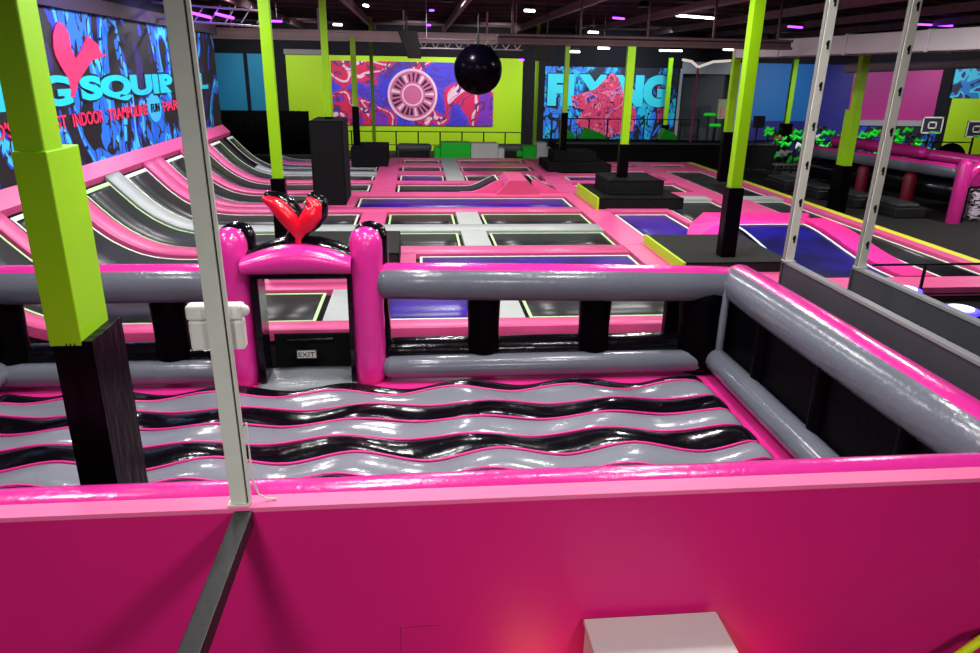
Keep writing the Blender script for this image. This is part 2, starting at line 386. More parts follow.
pad(-6.75, 4.42, 18.95, 19.68, PADPINK, 'pink pad between the fourth row and the very long purple trampoline')
pad(-6.75, -3.05, 19.68, 20.3, PADPINK, 'pink pad on the left slope behind the fourth row')
pad(-3.05, -1.72, 19.68, 21.9, PADPINK, 'pink pad around the foot of the tall black block')
pad(-6.75, -3.05, 21.9, 22.55, PADPINK, 'pink pad on the left slope level with the tall black block')
pad(-3.05, 4.42, 21.4, 22.22, PADPINK, 'pink pad behind the very long purple trampoline')
tramp(-6.75, XW, 26.97, 27.95, MATBLACK, 'black trampoline at the very end of the left slope, beyond the pale line')
pad(XW, -.68, 22.22, 30.7, PADPINK, 'pink walkway pad leading to the far end left of centre')
pad(-6.75, XW, 24.0, 24.72, PADPINK, 'pink pad highest up the far left slope')
pad(-.68, 4.42, 23.9, 24.6, PADPINK, 'pink pad behind the pink wedge')
pad(-5.6, XW, 26.15, 26.95, PADGREY, 'pale line pad at the far end of the left slope')
pad(-.68, 1.0, 26.2, 27.05, PADPINK, 'pink pad behind the small purple trampoline')
pad(1.62, 5.0, 26.2, 27.05, PADPINK, 'pink pad crossing behind the wedge, right of the grey strip')
pad(-.68, 1.0, 28.65, 29.35, PADPINK, 'pink pad before the last row, left of the grey strip')
pad(1.62, 5.0, 28.65, 29.35, PADPINK, 'pink pad before the last row, right of the grey strip')
pad(1.0, 1.62, 24.6, 31.0, PADGREY, 'pale grey pad strip leading to the green blocks')
pad(-1.42, 1.0, 30.72, 31.1, PADPINK, 'pink pad at the far edge of the court, left of the grey strip')
pad(1.62, 5.0, 30.72, 31.1, PADPINK, 'pink pad at the far edge of the court, right of the grey strip')
pad(4.42, 5.18, 24.0, 31.1, PADPINK, 'pink walkway pad beside the far stepped blocks')
pad(-5.6, -1.42, 29.12, 29.58, PADPINK, 'pink pad between the two purple trampolines by the curtain')
pad(5.15, 11.0, 27.45, 28.35, PADPINK, 'pink pad in front of the wide far right trampoline')
pad(5.15, 11.0, 29.45, 29.95, PADPINK, 'pink pad at the far right edge of the court')
pad(5.18, 8.75, 26.05, 26.45, PADPINK, 'pink pad strip crossing behind the purple trampoline between the two stacks')
tramp(5.2, 8.7, 26.5, 27.42, MATBLACK, 'black trampoline right of the far stepped block stack')
tramp(7.68, 8.7, 24.75, 26.0, MATBLACK, 'small black trampoline between the far stack and the tumbling lane')
pad(5.15, 8.75, 24.05, 24.7, PADPINK, 'pink pad behind the near stepped block stack')
pad(9.4, 9.83, 16.3, 20.78, PADPINK, 'narrow pink pad left of the near stretch of the tumbling lane')
pad(8.75, 9.4, 17.28, 30, PADPINK, 'pink walkway pad between the ridge and the long tumbling lane')
pad(11.0, 11.3, 11.5, 30, PADPINK, 'pink pad edge of the tumbling lane inside the yellow strip')
pad(11.3, 11.55, 11.5, 30, PADYEL, 'yellow pad strip edging the court on the right')
pad(6.72, 6.9, 17.3, 18.8, PADPINK, 'thin pink pad left of the black trampoline behind the magenta ridge')
pad(7.6, 8.75, 20.8, 21.4, PADGREY, 'white pad line right of the near stepped blocks')
pad(9.4, 11.0, 20.8, 21.4, PADGREY, 'white pad line across the tumbling lane')
pad(6.75, 8.74, 17.26, 17.3, PADPINK, 'pink pad behind the magenta ridge')
pad(6.9, 7.6, 20.8, 22.15, PADPINK, 'small pink pad at the right rear corner of the near stepped blocks')
pad(7.6, 8.75, 21.42, 22.15, PADPINK, 'small pink pad behind the short white line')
pad(5.15, 6.88, 18.85, 22.15, PADPINK, 'pink pad under the near stepped blocks')
pad(5.15, 11.0, 11.55, 12.25, PADPINK, 'pink pad along the front edge on the right, by the black rail')
pad(4.9, 6.95, 12.25, 15.25, PADPINK, 'pink pad under the carpeted block with the lime side')

# top border along the left slope
b = MB(); b.prism([(-6.75, 1.9), (-7.0, 2.15), (-7.06, 2.12), (-7.06, 1.9), (-6.8, 1.75)], 'Y', 9.95, 28.0, PADPINK)
tag(b.build('slope_border_pad', smooth=False), 'long pink border pad along the top of the left slope under the mural', 'pad', 'padding of the court')
# wedge
t = thing('pink_wedge', 'pink padded wedge block standing mid-court with curved trampolines on both sides', 'wedge', (3.05, 23, D))
b = MB()
b.hexa([(2.38, 21.75, D), (3.72, 21.75, D), (3.72, 24.1, D), (2.38, 24.1, D), (2.8, 21.95, 1.03), (3.34, 21.95, 1.03), (3.36, 23.6, 1.06), (2.8, 23.6, 1.06)], PADPINK)
b.build('body', t, bevel=.02)
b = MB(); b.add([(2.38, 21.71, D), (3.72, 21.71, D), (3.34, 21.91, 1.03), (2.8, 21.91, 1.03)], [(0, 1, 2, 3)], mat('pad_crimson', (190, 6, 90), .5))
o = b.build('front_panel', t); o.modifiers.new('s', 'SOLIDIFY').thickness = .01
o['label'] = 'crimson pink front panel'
pad(1.3, 2.6, 22.03, 22.27, PADPINK, 'curved pink pad edging the left mat of the pink wedge', h=hwedge, th=.42)
pad(3.52, 4.65, 22.03, 22.27, PADPINK, 'curved pink pad edging the right mat of the pink wedge', h=hwedge, th=.42)
# magenta ridge
t = thing('ridge_block', 'magenta padded ridge lit violet, at the top of the curved trampoline', 'ridge', (7.8, 15.8, D))
b = MB(); b.hexa([(5.85, 15.2, D), (9.2, 15.9, D), (9.95, 17.25, D), (6.75, 17.25, D), (7.15, 16.02, .97), (9.1, 16.02, .95), (9.75, 17.1, .95), (7.0, 17.1, .97)], HUMPPINK)
b.build('ridge', t, bevel=.03)
b = MB(); b.slab([9.1, 9.72], fr(12.3, 16.3, 26), lambda x, y: hhump(x, y)+.03, .2, HUMPPINK); b.build('side_pad', t, smooth=False)
b = MB(); b.box(6.96, 7.2, 12.3, 15.6, D-.1, D+.03, HUMPPINK); b.build('low_pad', t)

# carpeted blocks
def block(x0, x1, y0, y1, z0, z1, m, label, face=None, nm='carpeted_block'):
    t = thing(nm, label, 'block', ((x0+x1)/2, (y0+y1)/2, z0))
    b = MB(); b.box(x0, x1, y0, y1, z0, z1, m); b.build('body', t, bevel=.03)
    b = MB()
    for x in (x0, x1): b.box(x-.012, x+.012, y0-.012, y0+.012, z0, z1, CARPETD)
    b.box(x0, x1, y0-.012, y0+.012, z1-.024, z1+.003, CARPETD); b.build('corner_trim', t)
    if face: b = MB(); b.box(x0-.06, x0, y0-.02, y1, z0, z1+.005, PADLIME); o = b.build('side_pad', t); o['label'] = 'lime yellow side pad'
    return t
block(-2.62, -.35, 12.6, 14.5, D, 1.1, CARPET, 'low charcoal carpeted block behind the inflatable gate')
block(-2.78, -1.93, 19.95, 21.6, D, 2.86, CARPETD, 'tall black padded block, as high as a person, left of the long purple trampoline', nm='tall_block')
block(-2.45, -1.1, 28.2, 30.3, D, 1.36, CARPETD, 'black block behind and right of the tall black block', nm='padded_block')
block(4.98, 7.1, 12.7, 15.15, D, .85, CARPET, 'low carpeted block with lime left side, nearest the inflatable corner', face=1)
block(4.93, 7.3, 19.3, 21.9, D, .95, CARPETD, 'lower wide black step with lime left side, near stack', face=1)
block(5.3, 6.85, 19.75, 21.4, .95, 1.36, CARPETD, 'upper black block of the near stack around the column')
block(4.85, 7.2, 26.75, 29, D, .95, CARPETD, 'lower wide black step of the far stack')
block(5.15, 6.75, 27.3, 28.7, .95, 1.32, CARPETD, 'upper black block of the far stack around the column')

# ------------------------------------------------------------------ columns
def column(x, y, w, d, z0, zp, ztop, label, sleeve=None, padw=.035, pads=None):
    t = thing('support_column', label, 'column', (x, y, z0)); t['group'] = 'lime support columns'
    b = MB(); b.box(x-w/2, x+w/2, y-d/2, y+d/2, zp-.03, ztop, LIME); b.build('post', t, bevel=.012)
    d2 = d
    if sleeve:
        sy, sz = sleeve; d2 = sy
        b = MB(); b.box(x-w/2-.012, x+w/2+.012, y-d/2-.012, y-d/2+sy, zp-.01, sz, LIME); b.build('sleeve', t, bevel=.008)
    pl, pr, pf, pb = pads or (padw,)*4
    b = MB(); xs0, xs1, ys0, ys1 = x-w/2-pl, x+w/2+pr, y-d/2-pf, y-d/2+d2+pb
    b.box(xs0, xs1, ys0, ys1, z0, zp+.02, PADBLK)
    if sleeve:
        for q in (.36, .46, .56): b.box(xs0+(xs1-xs0)*q-.004, xs0+(xs1-xs0)*q+.004, ys0-.006, ys0, z0, zp+.01, PADBLK)
    b.build('column_pad', t, bevel=.02)
    return t
column(-2.275, 4.72, .178, .24, BED, 2.48, CEIL, 'nearest and thickest lime column wrapped in black padding, standing in the inflatable at left', sleeve=(.43, 3.70), pads=(-.005, .075, .01, .06))
column(-2.63, 14.2, .2, .12, D, 2.17, CEIL, 'lime column rising behind the red V emblem of the gate')
column(-2.36, 20.7, .18, .1, 2.86, 2.9, CEIL, 'lime column standing on the tall black block', padw=.02)
column(-2.28, 29.0, .2, .12, 1.36, 2.77, 5.25, 'lime column with black foot on the block right of the tall black block', padw=.03)
column(-1.95, 35, .16, .1, 0, .3, CEIL, 'thin distant lime column in front of the left end of the violet mural', padw=.02)
column(5.85, 36.5, .17, .1, 0, .3, CEIL, 'thin distant lime column beside the far green blocks, right of the hanging ball', padw=.02)
column(5.6, 28, .18, .12, 1.32, 2.69, 5.2, 'lime column standing on the far block stack')
column(5.83, 20.4, .22, .14, 1.36, 2.26, 4.84, 'lime column standing on the near block stack')
column(12.95, 38, .22, .16, 0, 1.6, 4.9, 'distant lime column at the right end of the blue letter mural', padw=.08)
column(10.62, 24.6, .24, .2, D, 2.3, 4.95, 'lime column half hidden behind the large one at right')
column(5.96, 13.2, .215, .2, .85, 2.16, CEIL, 'large lime column with tall black pad on the carpeted block behind the inflatable corner', padw=.04)
column(18.3, 35.5, .24, .2, 0, 1.9, 4.9, 'distant lime column before the blue wall, left of the perforated posts', padw=.12)
column(13.5, 22, .24, .24, 0, 1.5, 4.8, 'lime column with a wider lower sleeve right of the yellow edge', sleeve=(.45, 3.2), padw=.05)

# ------------------------------------------------------------------ the inflatable
inf = thing('inflatable_obstacle', 'large glossy pink, grey and black inflatable bouncing enclosure with a wavy striped floor and gate', 'inflatable', (-.5, 6, 0))
def puff(p0, p1, r, pitch=.62, n=6, depth=.05):
    p0 = Vector(p0); p1 = Vector(p1); Ln = (p1-p0).length; k = max(1, round(Ln/pitch)); path = []; rad = []
    for i in range(k*n+1):
        u = i/(k*n); path.append(p0.lerp(p1, u)); rad.append(r*(1-depth*(1-abs(math.sin(PI*u*k))**.35)))
    return path, rad
XL, XR = -5.2, 3.95
GL, GR = -2.30, -.43
def rail(p0, p1, r, name, two, seg=28, pitch=3.2):
    path, rad = puff(p0, p1, r, pitch)
    b = MB(); b.tube(path, rad, VPINK, seg, matfn=two); return b.build(name, inf, smooth=True)
# tube direction +X: w = t x u = X x Z = -Y -> angle 0 is -Y (towards the viewer), 90 up
back2 = lambda a: VPINK if 52 < a < 290 else VGREY
rail((XL, 8.62, 1.73), (GL+.02, 8.62, 1.73), .235, 'top_rail', back2)
rail((GR+.04, 8.62, 1.73), (XR, 8.62, 1.64), .235, 'top_rail', back2)
rail((XL, 8.55, .61), (GL+.02, 8.55, .61), .15, 'lower_rail', lambda a: VGREY)
rail((GR+.06, 8.55, .61), (XR-.1, 8.55, .61), .15, 'lower_rail', lambda a: VGREY)
for x0, x1 in ((XL, GL), (GR, XR)):
    b = MB(); path, rad = puff((x0, 8.82, .73), (x1, 8.82, .73), .18, 1.3); b.tube(path, rad, VBLACK, 20); b.build('rear_cushion', inf, smooth=True)
for x in (-4.95, -3.05, .82, 2.27, 3.72):
    w = .22 if x < 3 else .34
    b = MB(); b.tube([(x, 8.72, .6), (x, 8.72, 1.05), (x, 8.72, 1.5)], [w*.98, w*.9, w*.98], VBLACKM, 20, up=Vector((0, 1, 0)), flat=1.0); b.build('pillar', inf, smooth=True)
# right side wall (direction +Y: w = Y x Z = +X -> angle 0 is +X, 180 is inner side)
right2 = lambda a: VPINK if (a < 128 or a > 300) else VGREY
b = MB(); b.box(3.3, 4.2, 8.9, 9.05, .1, 1.55, VBLACKM); b.build('corner_panel', inf, bevel=.02)
rail((4.09, 8.6, 1.655), (4.09, 4.0, 1.68), .26, 'top_rail', lambda a: VPINK if 58 < a < 240 else VGREY, seg=36)
rail((3.86, 8.5, .66), (3.86, 4.0, .66), .16, 'lower_rail', lambda a: VGREY)
b = MB(); b.box(3.98, 4.2, 4.0, 8.8, .1, 1.6, VBLACKM)
for y in (4.9, 6.2, 7.5): b.tube([(3.99, y, .5), (3.99, y, 1.6)], .1, VBLACKM, 16)
b.build('side_panel', inf, bevel=.02)
b = MB(); b.tube([(3.88, 8.42, .55), (3.88, 8.42, 1.7)], .05, VGREY, 12); b.build('corner_seam', inf, smooth=True)
# left side wall (just outside the frame)
rail((-5.2, 8.6, 1.73), (-5.2, 4.0, 1.66), .25, 'top_rail', lambda a: VPINK if 0 < a < 130 else VGREY)
rail((-5.05, 8.5, .66), (-5.05, 4.0, .66), .16, 'lower_rail', lambda a: VGREY)
b = MB(); b.box(-5.35, -5.2, 4.0, 8.8, .1, 1.6, VBLACK); b.build('side_panel', inf, bevel=.02)
# front roll
path, rad = puff((-5.1, 3.88, 1.675), (4.05, 3.88, 1.675), .165, 2.3)
b = MB(); b.tube(path, rad, VPINK, 24); b.build('front_rail', inf, smooth=True)
b = MB(); b.box(-5.2, 4.1, 3.82, 3.98, .1, 1.64, VBLACK); b.build('front_panel', inf)
# floor: pink border plus stripes
b = MB(); b.box(-5.3, 4.1, 3.85, 8.95, .02, BED, VPINKL); b.build('base', inf, bevel=.04)
pitch = .39; y1 = 8.2; k = 0; per = 1.42
def ybound(x, yb, kk): return yb+.03*math.sin(2*PI*x/per+kk*.9)+.02*math.sin(2*PI*(x-.4)/2.9+kk)
def wav(x, kk):
    ph = (x-.62)/per+.13*math.sin(kk*2.1)
    u = ph-round(ph)           # crest at 0, soft pinch at +-.5
    return .75*(.5+.5*math.cos(2*PI*u))+.25*(1-abs(2*u))
while y1 > 4.2:
    y0 = y1-(pitch if k else .2)
    m = VBLACK if k % 2 == 0 else VGREYB
    xr = 3.62
    xs = fr(-4.95, xr, 170); T_ = fr(0, 1, 10)
    def H(x, tt, kk=k):
        e = max(0, min(1, (xr-x)/.16, (x+4.95)/.16))**.5
        amp = (.055 if kk % 2 else .07) if kk else .03
        eb = (.04+.085*wav(x, kk+1))*(1-tt)+(.04+.085*wav(x, kk))*tt
        return BED+.012+e*(amp*(math.sin(PI*tt)**.6)*(.6+.4*wav(x, kk+.5))+eb)
    b = MB(); b.grid(xs, T_, lambda x, tt: (x, ybound(x, y0, k+1)*(1-tt)+ybound(x, y1, k)*tt, H(x, tt)), m)
    o = b.build('floor_tube', inf, smooth=True)
    o['label'] = 'glossy black wavy floor tube' if k % 2 == 0 else 'light grey wavy floor tube'
    b = MB(); b.tube([(x, ybound(x, y0, k+1), H(x, .02)+.008) for x in xs[::2]], .013, VPINKL, 6, dome=False); b.build('seam_piping', o, smooth=True)
    y1 = y0; k += 1
# gate
def gate_post(x):
    path = [(x, 8.6, z) for z in fr(.5, 2.25, 12)]; b = MB(); b.tube(path, [.2-.004*math.cos(i*3.1) for i in range(13)], VPINK, 28, up=Vector((0, 1, 0)))
    b.build('gate_post', inf, smooth=True)
    b = MB(); b.tube([(x+.05, 8.78, .45), (x+.05, 8.78, 2.27)], .215, VBLACK, 24, up=Vector((0, 1, 0))); b.build('gate_post_back', inf, smooth=True)
gate_post(-2.21); gate_post(-.63)
def arc(u): return 1.985+.11*math.sin(PI*u)
N_ = 20
xs = fr(-2.06, -.79, N_)
b = MB(); path = [(x, 8.5, 1.98+.07*math.sin(PI*i/N_)) for i, x in enumerate(xs)]
vs = []; fs = []; SG = 20
for i, x in enumerate(xs):
    bot = 1.87; top = 2.08+.15*math.sin(PI*i/N_); c = (bot+top)/2; hh = (top-bot)/2
    for k in range(SG):
        a = 2*PI*k/SG; vs.append((x, 8.5-.2*math.cos(a), c+hh*math.copysign(abs(math.sin(a))**.8, math.sin(a))))
for i in range(N_):
    for k in range(SG): fs.append((i*SG+k, i*SG+(k+1) % SG, (i+1)*SG+(k+1) % SG, (i+1)*SG+k))
b.add(vs, fs, VPINK); b.build('gate_arch', inf, smooth=True)
b = MB(); b.add([(x+.04, 8.68+(y-8.5), z+.06) for x, y, z in vs], fs, VBLACK); b.build('gate_arch_back', inf, smooth=True)
b = MB()
b.box(-1.985, -1.90, 8.45, 8.85, .45, 1.9, VBLACK); b.box(-.86, -.80, 8.45, 8.85, .45, 1.9, VBLACK); b.box(-1.99, -.85, 8.5, 8.8, 1.8, 1.9, VBLACK)
b.build('gate_lining', inf, bevel=.01)
# red V emblem: two inflated wings with a black back
LW = [((-1.39, 2.30), .035), ((-1.42, 2.40), .08), ((-1.48, 2.52), .105), ((-1.56, 2.63), .105), ((-1.65, 2.71), .08), ((-1.75, 2.76), .035)]
RW = [((-1.39, 2.30), .035), ((-1.36, 2.40), .085), ((-1.29, 2.48), .11), ((-1.215, 2.58), .115), ((-1.19, 2.68), .09), ((-1.25, 2.75), .04)]
def smooth_path(L):
    out = []; rr = []
    for i in range(len(L)-1):
        (p, r), (q, s_) = L[i], L[i+1]
        for j in range(4): u = j/4; out.append((p[0]*(1-u)+q[0]*u, p[1]*(1-u)+q[1]*u)); rr.append(r*(1-u)+s_*u)
    out.append(L[-1][0]); rr.append(L[-1][1]); return out, rr
b = MB(); bb = MB()
for W in (LW, RW):
    p, r = smooth_path(W)
    b.tube([(x, 8.5, z) for x, z in p], r, VRED, 16, up=Vector((0, 1, 0)))
    bb.tube([(x+.03, 8.6, z+.015) for x, z in p], [q+.03 for q in r], VBLACK, 16, up=Vector((0, 1, 0)))
b.tube([(-1.4, 8.5, 2.24), (-1.395, 8.5, 2.4)], .035, VRED, 12, up=Vector((0, 1, 0)))
e = b.build('emblem', inf, smooth=True); e['label'] = 'inflated red V-shaped squirrel emblem'
bb.tube([(-1.5, 8.62, 2.2), (-1.4, 8.62, 2.4)], .1, VBLACK, 12, up=Vector((0, 1, 0))); bb.build('emblem_back', e, smooth=True)
# exit flap and sign
b = MB(); b.box(-1.9, -.82, 9.1, 9.14, .3, .88, CARPETD); b.tube([(-1.75, 9.07, .8), (-1.15, 9.07, .82)], .02, VBLACK, 8); b.tube([(-1.72, 9.07, .36), (-1.2, 9.07, .4)], .02, VBLACK, 8); fl = b.build('exit_flap', inf)
b = MB(); b.box(-1.62, -1.34, 9.0, 9.03, .57, .70, BLACKM); b.box(-1.60, -1.36, 8.985, 9.0, .585, .685, WHITE); sg = b.build('exit_sign', fl); sg['label'] = 'small white exit sign'
text_mesh('EXIT', mat('letter_dark', (60, 20, 26), .6), lambda u, v: (-1.585+.21*u, 8.98, .603+.064*v), 'lettering', fl, ext=.004)
b = MB(); b.slab(fr(-2.0, -.8, 14), fr(8.28, 8.95, 8), lambda x, y: BED+.04+.04*math.sin(PI*(x+2)/1.2)*math.sin(PI*min(1, (y-8.2)/.9)), .1, mat('vinyl_step_grey', (120, 124, 130), .3, .5, .7, 18)); b.build('entry_step', inf, smooth=True)

# ------------------------------------------------------------------ near pink wall, post, beam, boxes
b = MB(); b.box(-5.6, 4.9, 3.60, 3.70, 0, 1.82, WALLPINK); b.box(-5.6, 4.9, 3.597, 3.73, 1.82, 1.85, LEDGE)
struct(b.build('wall_front', bevel=.003))
def perf_post(x, y, z0, w, d, holes, label, lean=0):
    t = thing('white_post', label, 'post', (x, y, z0))
    H_ = CEIL-z0
    def P(x0, x1, y0, y1, m, nm):
        b = MB(); b.hexa([(x0, y0, z0), (x1, y0, z0), (x1, y1, z0), (x0, y1, z0), (x0+lean, y0, CEIL), (x1+lean, y0, CEIL), (x1+lean, y1, CEIL), (x0+lean, y1, CEIL)], m)
        return b.build(nm, t, bevel=.004)
    P(x-w/2, x+w/2, y-d/2, y+d/2, STEEL, 'shaft')
    if not holes:
        P(x+w/2, x+w/2+.008, y-d/2+.012, y+d/2, HOLE, 'side_groove')
        P(x+w/2+.008, x+w/2+.026, y-d/2+.004, y+d/2, STEEL, 'side_channel')
    else: P(x-w/2-.012, x-w/2, y-d/2+.01, y+d/2, mat('post_shade', (120, 118, 112), .5), 'side_channel')
    b = MB(); b.box(x-w/2-.015, x+w/2+.015, y-d/2-.015, y+d/2+.015, z0, z0+.008, STEEL); b.build('base_plate', t)
    if holes:
        z = z0+.28
        b = MB()
        while z < CEIL:
            xx = x+lean*(z-z0)/H_+w*.12
            b.box(xx-.012, xx+.012, y-d/2-.004, y-d/2+.002, z-.05, z+.045, HOLE); b.box(xx-.024, xx+.008, y-d/2-.004, y-d/2+.002, z-.01, z+.03, HOLE); z += .44
        b.build('slot_row', t)
    return t
perf_post(-1.037, 3.645, 1.85, .088, .03, False, 'tall ivory steel post standing on the near pink wall ledge', lean=-.05)
b = MB(); b.tube([(-.955, 3.66, 2.35), (-.955, 3.66, 2.1), (-.95, 3.66, 1.98), (-.93, 3.66, 1.90), (-.89, 3.665, 1.865), (-.84, 3.67, 1.857)], .006, STEEL, 8); tag(b.build('white_cable', smooth=True), 'thin white cable curling off the foot of the ivory post onto the pink ledge', 'cable')
perf_post(4.535, 8.24, 2.04, .105, .07, True, 'perforated white steel post at the far end of the nearer grey partition', lean=.05)
perf_post(5.37, 8.06, 2.0, .105, .07, True, 'perforated white steel post at the far end of the right-hand grey partition', lean=.07)
t = thing('electrical_box', 'white plastic box with a rounded lid fixed behind the ivory post', 'box', (-1.07, 3.74, 2.76))
b = MB(); b.box(-1.208, -.93, 3.70, 3.78, 2.765, 2.93, WHITE); b.build('housing', t, bevel=.012)
b = MB(); b.box(-1.216, -.925, 3.694, 3.785, 2.934, 3.015, WHITE); b.build('lid', t, bevel=.016)
b = MB(); b.tube([(-.93, 3.74, 2.975), (-.922, 3.74, 2.975)], .032, WHITE, 16); b.build('round_plug', t, smooth=True)
b = MB(); b.box(-1.055, -.955, -1.0, 3.59, 1.74, 1.84, BEAMB); tag(b.build('timber_beam', bevel=.006), 'black square beam running from the foot of the ivory post toward the viewer', 'beam')
t = thing('white_cabinet', 'white box cabinet standing against the pink wall at the bottom of the view', 'cabinet', (1.3, 3.2, 0))
b = MB(); b.box(1.0, 1.84, 2.7, 3.55, 0, .93, WHITEB); b.build('body', t, bevel=.006)
b = MB(); b.box(.99, 1.85, 2.69, 3.56, .93, .97, WHITEB); b.build('top_panel', t, bevel=.006)
b = MB(); b.tube([(2.9, 3.2, .35), (3.3, 3.35, .58), (3.6, 3.4, .76), (4.1, 3.4, .9), (4.35, 3.42, .93)], .03, YEL, 12); tag(b.build('yellow_hose', smooth=True), 'yellow hose against the pink wall in the lower right corner', 'hose')
# seam lines on the pink wall: small access hatch
b = MB()
for a in ((-.15, -.147, .7, .95), (-.15, .09, .948, .952)): b.box(a[0], a[1], 3.594, 3.602, a[2], a[3], mat('seam_pink', (176, 20, 92), .6))
h = b.build('wall_hatch'); tag(h, 'faint square hatch outline in the near pink wall', 'hatch')

# grey partitions
def partition(x, y1, label, zt=2.0):
    t = thing('partition_board', label, 'partition', (x, 6, 0))
    b = MB(); b.box(x-.03, x+.03, 3.0, y1, 0, zt-.04, BOARD); b.build('panel', t)
    b = MB(); b.box(x-.045, x+.045, 3.0, y1+.01, zt-.04, zt, BOARDTOP); o = b.build('top_trim', t, bevel=.006)
    b = MB(); b.box(x-.045, x+.045, y1, y1+.03, 0, zt-.04, BOARD); b.build('end_trim', t)
partition(4.54, 8.3, 'charcoal partition board directly outside the inflatable, lighter top edge', 2.04)
partition(5.36, 8.12, 'second charcoal partition board, farther right, ending at the rightmost white post')
# rings glowing blue behind the partition
for i, (x, y) in enumerate(((7.62, 10.2), (7.8, 9.2))):
    t = thing('light_drum', ('blue glowing round drum just below the black rail', 'blue glowing round drum nearer the right picture edge')[i], 'light', (x, y, 0))
    b = MB(); b.tube([(x, y, 0), (x, y, 1.0)], .2, BLACKM, 24, dome=False, up=Vector((0, 1, 0))); b.build('body', t, smooth=False)
    b = MB(); b.tube([(x, y, 1.0), (x, y, 1.05)], .24, LAMPB, 28, dome=False, up=Vector((0, 1, 0))); b.build('glow_ring', t)
    b = MB(); b.tube([(x, y, 1.05), (x, y, 1.07)], .17, LAMPBW, 24, dome=False, up=Vector((0, 1, 0))); b.build('top_disc', t)
# black rail at right
t = thing('safety_rail', 'thin black rail with upright post in front of the right court edge', 'railing', (8, 11.4, 0))
b = MB(); b.tube([(7.75, 11.3, 1.15), (12, 11.3, 1.15)], .022, BLACKM, 8); b.build('top_bar', t)
for x in (8.72, 10.6):
    b = MB(); b.tube([(x, 11.3, 0), (x, 11.3, 1.12)], .028, BLACKM, 8); b.build('upright', t)
b = MB(); b.tube([(7.75, 11.3, .62), (12, 11.3, .62)], .016, BLACKM, 8); b.build('lower_bar', t)
b = MB(); b.tube([(5.7, 10.4, 0), (5.7, 10.4, 1.25)], .05, BLACKM, 10); b.sphere((5.7, 10.4, 1.3), .055, BLACKM, 12)
tag(b.build('short_bollard', smooth=True), 'short black bollard behind the right corner of the inflatable', 'bollard')
b = MB(); b.box(7.9, 13, 10.6, 11.2, 0, .5, CARPETD); tag(b.build('step_block', bevel=.02), 'black step block below the thin black rail', 'block')

# ------------------------------------------------------------------ left mural
MUL = mural_mat('mural_left', [(0, (8, 6, 16)), (.43, (24, 110, 224)), (.50, (60, 190, 240)), (.535, (16, 60, 200)), (.56, (8, 6, 18)), (.66, (40, 20, 90))], .55, 2, 1.0, stretch=(1, 1, .55), line=((4, 3, 8), 1.3, .03))
mu = thing('wall_mural', 'blue, black and pink graffiti mural with squirrel logo along the left wall', 'mural', (-7.1, 18, 2.15))
b = MB(); b.box(-7.1, -7.05, 9.0, 28.1, 2.0, 5.2, MUL); b.build('banner', mu)
CY = mat('letter_cyan', (20, 200, 215), .6); PK = mat('letter_pink', (240, 40, 90), .6); LBL = mat('letter_blue', (60, 190, 235), .6); INK = mat('letter_ink', (6, 5, 14), .6)
def lm(y0, y1, z0, z1, dx=0): return lambda u, v: (-7.03+dx, y0+(y1-y0)*u, z0+(z1-z0)*v)
text_mesh('FLYING', INK, lm(9.8, 16.42, 3.3, 4.0, -.01), 'lettering_shadow', mu, ext=.01, bold=.05)
text_mesh('FLYING', CY, lm(9.9, 16.35, 3.37, 3.95), 'lettering', mu, ext=.02, bold=.045)
text_mesh('SQUIRREL', INK, lm(16.7, 26.8, 3.28, 3.98, -.01), 'lettering_shadow', mu, ext=.01, bold=.07)
text_mesh('SQUIRREL', CY, lm(16.78, 26.7, 3.34, 3.93), 'lettering', mu, ext=.02, bold=.055)
k = 0
for wd in ("WORLD'S", 'LARGEST', 'INDOOR', 'TRAMPOLINE'):
    text_mesh(wd, PK, lm(12.0+k*.261, 12.0+(k+len(wd)-.1)*.261, 2.93, 3.2), 'lettering', mu, ext=.02, bold=.01); k += len(wd)+1
text_mesh('PARKS', PK, lm(21.85, 24.0, 2.93, 3.2), 'lettering', mu, ext=.02, bold=.01)
b = MB(); b.prism([(21.2+.52*math.cos(a*PI/12), 3.07+.37*math.sin(a*PI/12)) for a in range(24)], 'X', -7.055, -7.035, LBL); b.build('fun_disc', mu)
text_mesh('FUN', INK, lm(20.88, 21.52, 2.96, 3.18, .01), 'lettering', mu, ext=.02)
LG = [(16.24, 4.95), (16.48, 4.91), (16.64, 4.74), (16.62, 4.47), (16.76, 4.25), (17.15, 4.46), (17.52, 4.73), (17.7, 4.69), (18.04, 4.57), (18.11, 4.39), (18.42, 4.36), (18.03, 4.3), (17.55, 4.24), (17.31, 4.12), (16.99, 3.96), (16.7, 3.81), (16.4, 3.51), (16.23, 3.54), (16.3, 3.66), (16.27, 3.89), (16.07, 4.08), (15.9, 4.28), (15.86, 4.47), (15.94, 4.71), (16.09, 4.86)]
def clean(P): return P
b = MB(); b.prism(LG[::-1], 'X', -7.045, -7.015, PK); lo = b.build('logo', mu); lo['label'] = 'pink V-shaped squirrel logo'
b = MB(); b.box(-7.1, -6.9, 9, 28.1, 5.2, 5.5, mat('beam_plum', (46, 26, 44), .7)); struct(b.build('trim_60'))

